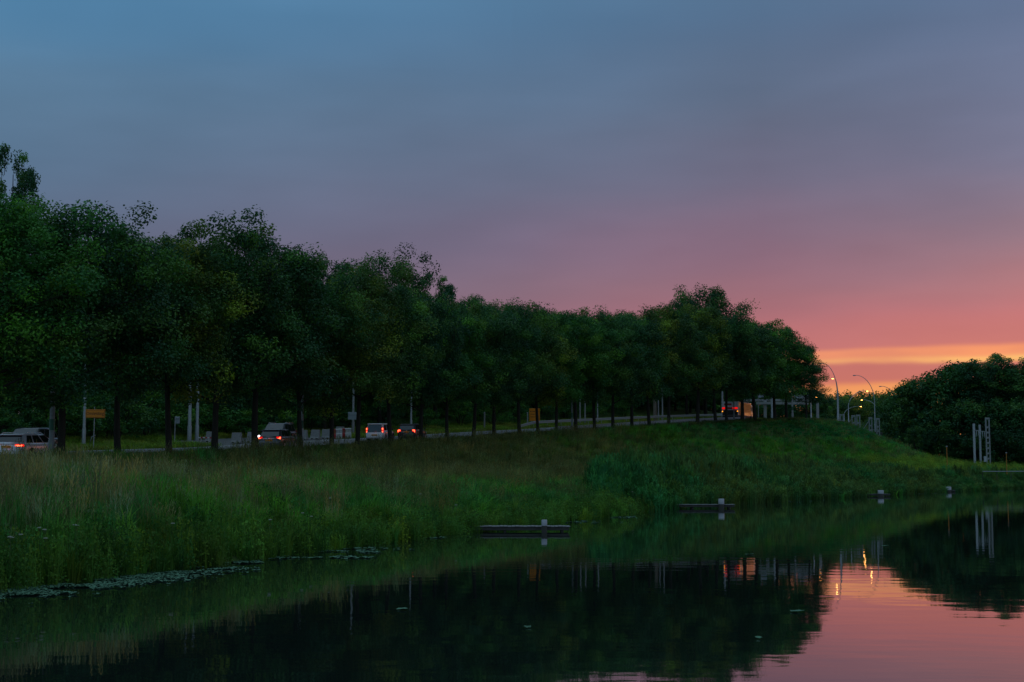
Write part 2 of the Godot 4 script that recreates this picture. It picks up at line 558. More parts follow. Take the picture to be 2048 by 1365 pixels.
func make_terrain() -> void:
	var xs: Array = [-4000.0, -1500.0, -600.0, -300.0, -150.0]
	for i in GNX: xs.append(GX0 + GS * i)
	xs.append_array([250.0, 500.0, 1500.0, 4000.0])
	var ds: Array = [-400.0, -100.0]
	for i in GND: ds.append(GD0 + GS * i)
	ds.append_array([520.0, 700.0, 1200.0, 2500.0, 4000.0])
	var v := PackedVector3Array()
	var ix := PackedInt32Array()
	for d in ds:
		for x in xs:
			v.append(Vector3(x, ground(x, d), -d))
	var w := xs.size()
	for j in ds.size() - 1:
		for i in w - 1:
			var k := j * w + i
			ix.append_array([k, k + w, k + w + 1, k, k + w + 1, k + 1])
	var arr := []
	arr.resize(Mesh.ARRAY_MAX)
	arr[Mesh.ARRAY_VERTEX] = v
	arr[Mesh.ARRAY_INDEX] = ix
	var am := ArrayMesh.new()
	am.add_surface_from_arrays(Mesh.PRIMITIVE_TRIANGLES, arr)
	var st := SurfaceTool.new()
	st.create_from(am, 0)
	st.generate_normals()
	structure("ground", st.commit(), M.soil)
	# the canal, with metres as texture coordinates; ripples run across the view
	st = st_new()
	for c in [[-4000, -400], [4000, 4000], [4000, -400], [-4000, -400], [-4000, 4000], [4000, 4000]]:
		st.set_uv(Vector2(c[0] / 34.0, c[1] / 15.0))
		st.set_normal(Vector3.UP)
		st.add_vertex(Vector3(c[0], 0, -c[1]))
	st.generate_tangents()
	structure("canal_water", st.commit(), M.water)
	# the road, its widened bay and its markings
	var i0 := 0
	var bay0 := 0
	var bay1 := 0
	for i in path.size():
		if path[i].y < 20.0: i0 = i
		if path[i].y < 104.0: bay0 = i
		if path[i].y < 124.0: bay1 = i
	structure("road", ribbon(-9.5, -2.5, i0, path.size() - 2, 0.0), M.asphalt)
	structure("road_bay", ribbon(-15.0, -9.5, bay0, bay1, 0.0), M.asphalt_worn)
	structure("road_edge_line", ribbon(-2.95, -2.8, i0, path.size() - 2, 0.005), M.road_paint)
	structure("road_edge_line", ribbon(-9.2, -9.05, i0, path.size() - 2, 0.005), M.road_paint)
	var st2 := st_new()
	for i in range(i0, path.size() - 3, 3):
		var q: Array = []
		for e in [[i, -6.07], [i, -5.93], [i + 1, -5.93], [i + 1, -6.07]]:
			var p := offset_line(e[1], e[0])
			q.append(Vector3(p.x, hr(path[e[0]].y) + 0.06 * (-e[1] - 2.5) + 0.006, -p.y))
		quad(st2, q[0], q[1], q[2], q[3])
	structure("road_centre_line", done(st2), M.road_paint)
# ---------------------------------------------------------------- trees
var tree_forms := {}

func add_leaf(v: PackedVector3Array, c: PackedColorArray, ix: PackedInt32Array, at: Vector3, along: Vector3, across: Vector3, fold: Vector3, col: Color) -> void:
	var k := v.size()
	v.append(at)
	v.append(at + along * 0.5 + across + fold)
	v.append(at + along)
	v.append(at + along * 0.5 - across + fold)
	for i in 4: c.append(col)
	ix.append_array([k, k + 1, k + 2, k, k + 2, k + 3])

func rand_dir() -> Vector3:
	var z := rng.randf_range(-1.0, 1.0)
	var a := rng.randf() * TAU
	var r := sqrt(1.0 - z * z)
	return Vector3(r * cos(a), z, r * sin(a))

func leaf_mesh(v: PackedVector3Array, c: PackedColorArray, ix: PackedInt32Array) -> ArrayMesh:
	var arr := []
	arr.resize(Mesh.ARRAY_MAX)
	arr[Mesh.ARRAY_VERTEX] = v
	arr[Mesh.ARRAY_COLOR] = c
	arr[Mesh.ARRAY_INDEX] = ix
	var am := ArrayMesh.new()
	am.add_surface_from_arrays(Mesh.PRIMITIVE_TRIANGLES, arr)
	return am

# one clump of leaves on a twig end: leaves thick towards the rim
func clump(v: PackedVector3Array, c: PackedColorArray, ix: PackedInt32Array, at: Vector3, r: float, n: int, size: float, base: Color, flat := 0.75) -> void:
	for i in n:
		var dir := rand_dir()
		var rr := r * pow(rng.randf(), 0.36) * rng.randf_range(0.82, 1.1)
		var p := at + Vector3(dir.x, dir.y * flat, dir.z) * rr
		# leaves turn their faces outwards and up
		var face := (rand_dir() * 0.75 + dir * 0.55 + Vector3(0, 0.6, 0)).normalized()
		var along := face.cross(rand_dir()).normalized() * size * rng.randf_range(0.7, 1.35)
		var across := along.cross(face).normalized() * size * rng.randf_range(0.28, 0.44)
		var k := rng.randf_range(0.88, 1.14)
		add_leaf(v, c, ix, p, along, across, Vector3(0, size * 0.08, 0), Color(base.r * k, base.g * k, base.b * k))

func leaf_tone() -> Color:
	var t := rng.randf()
	var k := rng.randf_range(0.7, 1.3)
	if t < 0.46: return Color(0.026, 0.060, 0.026) * k
	if t < 0.72: return Color(0.046, 0.092, 0.028) * k
	if t < 0.89: return Color(0.088, 0.115, 0.026) * k
	return Color(0.105, 0.165, 0.030) * k

# H: height, low: where the crown begins, R: widest radius, top: 0 round .. 1 pointed
func tree_form(called: String, sd: int, H: float, low: float, R: float, limbs: int, leaf: float, per: int, trunk_r: float, peak := 0.42, clump_r := 0.8) -> void:
	rng.seed = sd
	var st := st_new()
	var trunk: Array = []
	var radii: Array = []
	var lean := Vector3(rng.randf_range(-0.4, 0.4), 0, rng.randf_range(-0.4, 0.4))
	var n := 9
	for i in n + 1:
		var t := float(i) / n
		trunk.append(Vector3(sin(t * 5.0 + sd) * 0.10, t * H * 0.86, cos(t * 4.0 + sd * 2) * 0.10) + lean * t * t)
		radii.append(trunk_r * (1.0 - 0.86 * t) + (trunk_r * 0.45 if i == 0 else 0.0))
	trunk[0].y = -0.4
	trunk.insert(1, Vector3(trunk[0].x, 0.35, trunk[0].z))
	radii.insert(1, trunk_r * 1.04)
	tube(st, trunk, radii, 9, false)
	var v := PackedVector3Array()
	var c := PackedColorArray()
	var ix := PackedInt32Array()
	for i in limbs:
		var t := (i + rng.randf() * 0.8) / limbs
		var hy := lerpf(low, H * 0.84, pow(t, 0.9))
		var az := i * 2.39996 + rng.randf_range(-0.4, 0.4)
		var rel := (hy - low) / (H - low)
		var env := R * pow(sin(PI * clampf(lerpf(0.26, 0.97, pow(rel, peak / 0.42)), 0.0, 1.0)), 0.65) * rng.randf_range(0.72, 1.12)
		var rise := lerpf(0.10, 1.25, rel) + rng.randf_range(-0.1, 0.2)
		var out := Vector3(cos(az), 0, sin(az))
		var from := Vector3(0, hy - 0.5 - 0.6 * rise, 0) + lean * pow(hy / H, 2.0)
		var tip := from + out * env + Vector3(0, env * rise * 0.6 + 0.3, 0)
		tip.y = minf(tip.y, H - 0.6)
		var mid := from.lerp(tip, 0.5) + Vector3(0, env * 0.10, 0) + rand_dir() * 0.15
		var lr := maxf(0.03, trunk_r * 0.36 * (1.0 - rel * 0.5))
		tube(st, [from, mid, tip], [lr, lr * 0.65, lr * 0.22], 5, false)
		var twigs := 5 + int(env)
		for j in twigs:
			var f := rng.randf_range(0.25, 1.08)
			var p := (from.lerp(mid, f * 2.0) if f < 0.5 else mid.lerp(tip, f * 2.0 - 1.0))
			var q := p + (rand_dir() + out * 0.4 + Vector3(0, 0.25, 0)) * rng.randf_range(0.35, 1.1) * R / 3.6
			q.y = clampf(q.y, low * 0.88, H - 0.2)
			tube(st, [p, q], [lr * 0.28, 0.012], 4, false)
			clump(v, c, ix, q, clump_r * rng.randf_range(0.65, 1.25), per, leaf, leaf_tone())
	# the dome of the crown: rounded leafy lumps of uneven height
	for i in 20:
		var a := rng.randf() * TAU
		var rr := R * 0.82 * sqrt(rng.randf())
		var lump := clump_r * rng.randf_range(0.55, 1.0)
		var top := H * (1.0 - 0.24 * pow(rr / R, 2.0)) - lump * 0.7 - rng.randf_range(0.0, 0.9)
		var at := Vector3(cos(a) * rr, top, sin(a) * rr) + lean
		tube(st, [at - Vector3(0, 1.2, 0), at], [0.03, 0.012], 4, false)
		clump(v, c, ix, at, lump, int(per * 1.1), leaf, leaf_tone(), 0.9)
	tree_forms[called] = {"wood": done(st), "leaves": leaf_mesh(v, c, ix), "h": H}

# a dense low shrub, or a tree leafed to the ground when tall
func shrub_form(called: String, sd: int, H: float, R: float, clumps: int, leaf: float, per: int, cr: float) -> void:
	rng.seed = sd
	var st := st_new()
	var v := PackedVector3Array()
	var c := PackedColorArray()
	var ix := PackedInt32Array()
	for i in 7:
		var a := TAU * i / 7.0 + rng.randf()
		var tip := Vector3(cos(a) * R * 0.5, H * rng.randf_range(0.55, 0.85), sin(a) * R * 0.5)
		tube(st, [Vector3(cos(a) * 0.1, -0.3, sin(a) * 0.1), tip * Vector3(0.45, 0.5, 0.45), tip], [0.05 * H / 3.0, 0.035 * H / 3.0, 0.01], 5, false)
	for i in clumps:
		var t := rng.randf()
		var a := rng.randf() * TAU
		var env := R * pow(clampf(1.0 - pow(t, 2.4), 0.0, 1.0), 0.5) * rng.randf_range(0.45, 1.05)
		clump(v, c, ix, Vector3(cos(a) * env, 0.12 * H + t * H * 0.84, sin(a) * env), cr * rng.randf_range(0.6, 1.3), per, leaf, leaf_tone())
	for i in 14:
		var a := rng.randf() * TAU
		var rr := R * 0.75 * sqrt(rng.randf())
		var foot := Vector3(cos(a) * rr, H * (0.98 - 0.3 * pow(rr / R, 2.0)), sin(a) * rr)
		clump(v, c, ix, foot, cr * 0.5, int(per * 0.4), leaf, leaf_tone(), 1.8)
	tree_forms[called] = {"wood": done(st), "leaves": leaf_mesh(v, c, ix), "h": H}

func make_forms() -> void:
	for i in 6:
		tree_form("row%d" % i, 100 + i, 13.0, [3.5, 3.9, 3.3, 4.2, 3.7, 3.5][i], [3.7, 3.3, 3.9, 3.4, 3.6, 4.0][i], 24, 0.155, 190, 0.19, [0.42, 0.36, 0.46, 0.4, 0.38, 0.44][i], 0.92)
	for i in 3:
		tree_form("wood%d" % i, 200 + i, 15.0, 2.5, [4.2, 4.8, 3.8][i], 22, 0.19, 140, 0.22, 0.4, 1.15)
	tree_form("poplar0", 301, 18.0, 4.0, 3.0, 24, 0.18, 110, 0.24, 0.38, 0.75)
	tree_form("poplar1", 302, 18.0, 5.0, 3.4, 24, 0.18, 100, 0.24, 0.36, 0.75)
	for i in 3:
		shrub_form("shrub%d" % i, 400 + i, [2.6, 3.2, 2.2][i], [1.9, 1.7, 2.2][i], 52, 0.13, 62, 0.45)
	for i in 2:
		shrub_form("low_tree%d" % i, 500 + i, 10.0, [4.4, 5.0][i], 120, 0.28, 72, 0.95)

func plant_tree(form: String, called: String, at: Vector3, scale_to: float, turn: float, leaf: String, label: String, category: String, group: String, wide := 1.0) -> Node3D:
	var f: Dictionary = tree_forms[form]
	var o := thing(called, label, category, at, turn, group)
	var k: float = scale_to / f.h
	var a := part("trunk", f.wood, M.bark, o)
	var b := part("crown", f.leaves, M[leaf], o)
	for n in [a, b]: n.scale = Vector3(k * wide, k, k * wide)
	return o

const ORD := ["first", "second", "third", "fourth", "fifth", "sixth", "seventh", "eighth", "ninth", "tenth", "eleventh", "twelfth", "thirteenth", "fourteenth", "fifteenth", "sixteenth", "seventeenth", "eighteenth", "nineteenth", "twentieth", "twenty-first", "twenty-second", "twenty-third", "twenty-fourth", "twenty-fifth", "twenty-sixth", "twenty-seventh", "twenty-eighth", "twenty-ninth", "thirtieth", "thirty-first", "thirty-second", "thirty-third"]

func beside(u: float) -> String:
	if u < 150.0: return "left of the orange diversion sign"
	if u < 370.0: return "between the diversion sign and the pale post pair"
	if u < 630.0: return "behind the concrete blocks"
	if u < 870.0: return "behind the white and black cars"
	if u < 1060.0: return "left of the orange notice board"
	if u < 1300.0: return "between the notice board and the thick brown post"
	return "right of the thick brown post"

func make_trees() -> void:
	make_forms()
	rng.seed = 7
	# the row along the road; first one stands just left of the frame
	var us := [-10, 118, 235, 337, 432, 513, 600, 660, 718, 780, 843, 895, 948, 990, 1038, 1075, 1115, 1150, 1190, 1228, 1262, 1298, 1339, 1396, 1430, 1455, 1483, 1510, 1547, 1574]
	var hs := [12.6, 13.2, 12.9, 13.4, 14.5, 14.3, 12.8, 12.5, 13.4, 13.5, 12.5, 12.8, 12.7, 12.9, 13.3, 12.6, 13.9, 13.7, 14.1, 13.9, 14.7, 15.3, 16.2, 16.4, 16.3, 16.5, 16.0, 15.5, 14.3, 13.6]
	var tones := ["leaf_d", "leaf_b", "leaf_b", "leaf_c", "leaf_a", "leaf_b", "leaf_b", "leaf_c", "leaf_c", "leaf_a", "leaf_e", "leaf_d", "leaf_a", "leaf_b", "leaf_a", "leaf_c", "leaf_d", "leaf_d", "leaf_a", "leaf_b", "leaf_b", "leaf_c", "leaf_a", "leaf_c", "leaf_b", "leaf_b", "leaf_a", "leaf_d", "leaf_d", "leaf_b"]
	for i in us.size():
		var w: Vector2 = at_u(us[i], 0.0)[0]
		var look: String = {"leaf_a": "mid green", "leaf_b": "dark green", "leaf_c": "olive green", "leaf_d": "fresh green", "leaf_e": "bluish green"}[tones[i]]
		var label := "roadside tree with %s crown, %s trunk from the left of the row" % [look, ORD[i - 1]] if i > 0 else "roadside tree at the left edge, only its crown in view"
		plant_tree("row%d" % (i * 5 % 6), "roadside_tree", stand(w), hs[i] * rng.randf_range(0.96, 1.05), rng.randf() * TAU, tones[i], label, "tree", "trees in the row along the road", rng.randf_range(0.95, 1.08) * (1.22 if i > 25 else 1.0))
	# low trees at the end of the row, over the crest
	for e in [[1612, -3.0, 11.5, "row1"], [1640, -13.0, 9.0, "row4"]]:
		var w: Vector2 = at_u(e[0], e[1])[0]
		plant_tree(e[3], "crest_tree", stand(w), e[2], rng.randf() * TAU, "leaf_b", "tree on the crest beside the tall curved lamp, %s" % ("the lower of two" if e[2] < 10 else "the taller of two"), "tree", "", 1.15)
	# the wood behind the road, two staggered rows and a backing one
	for r in 3:
		var off: float = [-22.0, -31.0, -42.0][r]
		var i := 12
		while i < path.size():
			var p := offset_line(off + rng.randf_range(-2.5, 2.5), i)
			i += 1 if r == 0 else 2
			if p.y < 40.0 or p.y > 262.0: continue
			p += Vector2(rng.randf_range(-1.2, 1.2), rng.randf_range(-1.2, 1.2))
			var u := 1024.0 + FOCAL * p.x / p.y
			if u < -260.0 or u > 1625.0: continue
			var h: float = rng.randf_range(12.6, 15.2) + (0.8 if r == 1 else 0.0) + r * 0.8
			if u > 1480.0: h *= 0.6
			if u < 330.0: h *= 0.86
			plant_tree("wood%d" % rng.randi_range(0, 2), "wood_tree", stand(p), h, rng.randf() * TAU, ["leaf_b", "leaf_b", "leaf_a", "leaf_e"][rng.randi_range(0, 3)], "dark broadleaf tree of the wood, " + beside(u), "tree", "trees of the wood behind the road", rng.randf_range(0.9, 1.15))
	# their understorey
	for i in range(14, path.size()):
		var p := offset_line(-26.0 + rng.randf_range(-2, 2), i)
		var u := 1024.0 + FOCAL * p.x / p.y
		if p.y < 45.0 or u < -180.0 or u > 1300.0: continue
		plant_tree("low_tree%d" % (i % 2), "understorey_bush", stand(p), rng.randf_range(5.5, 7.5), rng.randf() * TAU, "leaf_b", "dark bush deep in the wood, " + beside(u), "bush", "bushes under the trees of the wood", 1.0)
	for i in range(14, path.size()):
		var p := offset_line(-52.0 + rng.randf_range(-3, 3), i)
		var u := 1024.0 + FOCAL * p.x / p.y
		if p.y < 45.0 or u < -180.0 or u > 1250.0: continue
		plant_tree("low_tree%d" % (i % 2), "understorey_bush", stand(p), rng.randf_range(8.0, 10.0), rng.randf() * TAU, "leaf_b", "dark bush deep in the wood, " + beside(u), "bush", "bushes under the trees of the wood", 1.0)
	for i in 6:
		var p := px(-20.0 + 24.0 * i, 850.0, 112.0 + 5.0 * (i % 3))
		plant_tree("low_tree%d" % (i % 2), "understorey_bush", stand(Vector2(p.x, -p.z)), rng.randf_range(6.0, 7.5), rng.randf() * TAU, "leaf_b", "dark bush deep in the wood, left of the orange diversion sign", "bush", "bushes under the trees of the wood", 1.0)
	# taller trees that stand out of it
	for e in [[12, -18.0, 20.6, "poplar0", "tall slender tree rising above the left edge of the wood", 0.62], [650, -17.0, 17.8, "poplar1", "loose-crowned tree showing sky through its top, left of the rounded treetop", 1.0], [760, -17.0, 19.0, "wood1", "dense treetop rising above the small white car", 0.85], [872, -17.0, 18.2, "poplar0", "thin feathery treetop right of the dense rounded treetop", 1.0], [1410, -16.0, 22.5, "wood0", "tallest dark tree above the right half of the row", 0.95], [1375, -15.0, 20.0, "wood2", "dark tree just left of the tallest treetop", 0.9]]:
		var w: Vector2 = at_u(e[0], e[1])[0]
		plant_tree(e[3], "tall_tree", stand(w), e[2], rng.randf() * TAU, "leaf_b", e[4], "tree", "", e[5])
	# thicket between verge and wood
	for r in 2:
		for i in range(16, path.size()):
			var p := offset_line([-17.2, -19.6][r] + rng.randf_range(-0.6, 0.6), i) + Vector2(rng.randf_range(-1, 1), rng.randf_range(-1, 1))
			var u := 1024.0 + FOCAL * p.x / p.y
			if p.y < 45.0 or u < -60.0 or p.y > 215.0: continue
			if p.y > 150.0 and (i + r) % 2 == 0: continue
			plant_tree("shrub%d" % rng.randi_range(0, 2), "shrub", stand(p), rng.randf_range(2.1, 3.2) * [0.9, 1.25][r], rng.randf() * TAU, ["leaf_f", "leaf_d", "leaf_f", "leaf_e"][rng.randi_range(0, 3)], "leafy shrub of the roadside thicket, " + beside(u), "shrub", "shrubs of the thicket behind the verge", 1.25)
	# the wood right of the viaduct
	var right := [[1772, 800, 292, "low_tree0", 1.0], [1800, 786, 286, "wood2", 1.0], [1812, 772, 272, "low_tree1", 1.05], [1842, 752, 280, "wood0", 1.1], [1862, 748, 268, "low_tree0", 1.1], [1892, 738, 275, "wood1", 1.1], [1920, 728, 268, "low_tree1", 1.1], [1950, 716, 276, "wood2", 1.15], [1978, 702, 262, "poplar1", 1.5], [2006, 699, 266, "poplar0", 1.6], [2034, 708, 264, "poplar1", 1.45], [2060, 745, 268, "low_tree0", 1.2], [2095, 715, 262, "wood0", 1.2], [2140, 705, 266, "wood1", 1.2], [1940, 800, 258, "low_tree0", 1.1], [2000, 810, 256, "low_tree1", 1.1], [1875, 820, 262, "low_tree1", 1.1], [1830, 835, 266, "low_tree0", 1.1], [2050, 800, 255, "low_tree0", 1.1]]
	for i in right.size():
		var e: Array = right[i]
		var top := px(e[0], e[1], e[2])
		var foot := Vector3(top.x, ground(top.x, e[2]), top.z)
		plant_tree(e[3], "railside_tree", foot, top.y - foot.y, rng.randf() * TAU, ["leaf_b", "leaf_b", "leaf_a", "leaf_e", "leaf_b"][i % 5], "tree of the dark wood behind the railway masts at the right" if i not in [8, 9, 10] else "tall pale-crowned tree against the sunset, %s of the three at the right edge" % ["left", "middle", "right"][i - 8], "tree", "trees of the wood behind the railway", e[4])
	# woodland beyond the crest closes the view under the crowns
	for i in 26:
		var u := 1180.0 + i * 18.5 + rng.randf_range(-5, 5)
		var dd := rng.randf_range(292.0, 330.0)
		var top := px(u, lerpf(690.0, 786.0, clampf((u - 1400.0) / 160.0, 0.0, 1.0)) + rng.randf_range(-8, 8), dd)
		var foot := Vector3(top.x, ground(top.x, dd), top.z)
		plant_tree(["low_tree0", "wood1", "low_tree1"][i % 3], "backing_tree", foot, top.y - foot.y, rng.randf() * TAU, "leaf_b", "dark tree beyond the crest, seen between the roadside trunks", "tree", "trees beyond the crest", 1.2)
	for i in 17:
		var dd := 258.0 + (i % 3) * 4.0
		var p := px(1835.0 + i * 17.0 + rng.randf_range(-4, 4), 900.0, dd)
		plant_tree("low_tree%d" % (i % 2), "railside_bush", stand(Vector2(p.x, dd)), rng.randf_range(4.5, 6.5), rng.randf() * TAU, "leaf_b", "dark bush along the foot of the wood behind the masts", "bush", "bushes behind the railway masts", 1.1)
	# far trees in the gap under the lamps
	for i in 13:
		var u := 1655.0 + i * 13.5 + rng.randf_range(-4, 4)
		var dd := rng.randf_range(400.0, 440.0)
		var top := px(u, 788.0 + rng.randf_range(-5, 8) + absf(i - 4) * 0.5, dd)
		var foot := Vector3(top.x, 2.4, top.z)
		plant_tree(["wood0", "wood1", "low_tree0"][i % 3], "distant_tree", foot, top.y - foot.y, rng.randf() * TAU, ["leaf_c", "leaf_a"][i % 2], "distant tree in the gap below the sunset, behind the curved lamps", "tree", "distant trees behind the lamps", 1.0)
	# foot of the gap: bushes hide the ground beyond the viaduct
	for i in 7:
		var p := px(1690.0 + i * 16.0, 850.0, 330.0 + (i % 3) * 9.0)
		plant_tree("low_tree%d" % (i % 2), "distant_bush", Vector3(p.x, 2.4, p.z), rng.randf_range(9.0, 12.5), rng.randf() * TAU, "leaf_b", "dark bush below the curved lamps beyond the railway", "bush", "bushes beyond the railway", 1.1)

# ---------------------------------------------------------------- grass and herbs (nobody could count them)
func blade(v: PackedVector3Array, c: PackedColorArray, ix: PackedInt32Array, at: Vector3, h: float, w: float, lean: Vector3, base: Color, tip: Color) -> void:
	var side := Vector3(-lean.z, 0, lean.x).normalized() if lean.length() > 0.01 else Vector3.RIGHT
	side = side.rotated(Vector3.UP, rng.randf_range(-0.9, 0.9)) * w * 0.5
	var mid := at + Vector3(0, h * 0.68, 0) + lean * 0.25
	var end := at + Vector3(0, h * (1.0 - 0.25 * clampf(lean.length() / maxf(h, 0.01), 0.0, 1.0)), 0) + lean
	var k := v.size()
	v.append_array([at - side, at + side, mid - side * 0.8, mid + side * 0.8, end])
	var m := base.lerp(tip, 0.5)
	c.append_array([base, base, m, m, tip])
	ix.append_array([k, k + 2, k + 3, k, k + 3, k + 1, k + 2, k + 4, k + 3])

func tuft(sd: int, kind: String) -> ArrayMesh:
	rng.seed = sd
	var v := PackedVector3Array()
	var c := PackedColorArray()
	var ix := PackedInt32Array()
	var one := Color(1, 1, 1)
	if kind == "grass":
		for i in 30:   # a fountain of arching blades
			var a := rng.randf() * TAU
			var r := 0.13 * sqrt(rng.randf())
			var h := rng.randf_range(0.5, 1.0)
			var k := rng.randf_range(0.85, 1.15)
			var col := Color(k, k, k * 0.95)
			blade(v, c, ix, Vector3(cos(a) * r, -0.05, sin(a) * r), h, rng.randf_range(0.018, 0.036), Vector3(cos(a), 0, sin(a)) * h * rng.randf_range(0.12, 0.7) + rand_dir() * 0.08, col, col)
	elif kind == "stalk":
		for i in 15:
			var a := rng.randf() * TAU
			var r := 0.32 * sqrt(rng.randf())
			var h := rng.randf_range(0.65, 1.0)
			var k := rng.randf_range(0.8, 1.2)
			var col := Color(k, k, k)
			var at := Vector3(cos(a) * r, -0.05, sin(a) * r)
			var lean := Vector3(cos(a), 0, sin(a)) * rng.randf_range(0.02, 0.18) + Vector3(rng.randf_range(-0.06, 0.06), 0, rng.randf_range(-0.06, 0.06))
			blade(v, c, ix, at, h, 0.011, lean, col, col)
			for j in 5:   # the open seed head
				var p := at + Vector3(0, h, 0) * (0.74 + 0.055 * j) + lean * (0.7 + 0.06 * j)
				add_leaf(v, c, ix, p, (rand_dir() * 0.7 + Vector3.UP).normalized() * 0.09, rand_dir() * 0.011, Vector3.ZERO, col * 1.15)
	elif kind == "herb":
		for i in 120:
			var a := rng.randf() * TAU
			var t := rng.randf()
			var r := 0.42 * sqrt(rng.randf()) * (1.1 - 0.6 * t)
			var k := rng.randf_range(0.7, 1.3)
			var along := (rand_dir() + Vector3(cos(a), 0.2, sin(a))).normalized() * rng.randf_range(0.05, 0.11)
			add_leaf(v, c, ix, Vector3(cos(a) * r, t * 0.85, sin(a) * r), along, along.cross(rand_dir()).normalized() * rng.randf_range(0.016, 0.032), Vector3(0, 0.012, 0), Color(k, k, k))
		for i in 14:
			blade(v, c, ix, Vector3(rng.randf_range(-0.3, 0.3), -0.05, rng.randf_range(-0.3, 0.3)), rng.randf_range(0.6, 1.0), 0.014, rand_dir() * 0.2, one, one)
	elif kind == "reed":
		for i in 26:
			var a := rng.randf() * TAU
			var r := 0.34 * sqrt(rng.randf())
			var h := rng.randf_range(0.62, 1.0)
			var k := rng.randf_range(0.7, 1.25)
			var col := Color(k, k, k)
			var foot := Vector3(cos(a) * r, -0.05, sin(a) * r)
			var sway := rand_dir() * Vector3(0.2, 0, 0.2)
			blade(v, c, ix, foot, h, 0.022, sway, col, col)
			for j in 4:   # long upright leaves
				var f := rng.randf_range(0.3, 0.95)
				var dir := rand_dir() * Vector3(1, 0, 1)
				add_leaf(v, c, ix, foot + Vector3(0, h * f, 0) + sway * f * f, (dir * 0.8 + Vector3(0, 0.75, 0)).normalized() * rng.randf_range(0.12, 0.24), Vector3(-dir.z, 0, dir.x).normalized() * 0.017, Vector3(0, 0.01, 0), col)
			if i % 2 == 0:
				for j in 4: add_leaf(v, c, ix, foot + Vector3(0, h * (0.86 + 0.04 * j), 0) + sway * 0.95, (rand_dir() * 0.6 + Vector3.UP).normalized() * 0.11, rand_dir() * 0.025, Vector3.ZERO, Color(2.2, 1.25, 1.4))
	else:   # mown verge
		for i in 26:
			var a := rng.randf() * TAU
			var r := 0.36 * sqrt(rng.randf())
			var h := rng.randf_range(0.5, 1.0)
			var k := rng.randf_range(0.8, 1.2)
			var col := Color(k, k, k)
			blade(v, c, ix, Vector3(cos(a) * r, -0.05, sin(a) * r), h, 0.022, rand_dir() * Vector3(0.35, 0, 0.35), col, col)
	return leaf_mesh(v, c, ix)

func scatter(called: String, label: String, category: String, mesh: Mesh, spots: Array) -> void:
	if spots.is_empty(): return
	var mm := MultiMesh.new()
	mm.transform_format = MultiMesh.TRANSFORM_3D
	mm.use_colors = true
	mm.mesh = mesh
	mm.instance_count = spots.size()
	for i in spots.size():
		mm.set_instance_transform(i, spots[i][0])
		mm.set_instance_color(i, spots[i][1])
	var o := MultiMeshInstance3D.new()
	o.name = numbered(called)
	o.multimesh = mm
	o.material_override = M.grass_blade
	add_child(o)
	tag(o, label, category, "", "stuff")

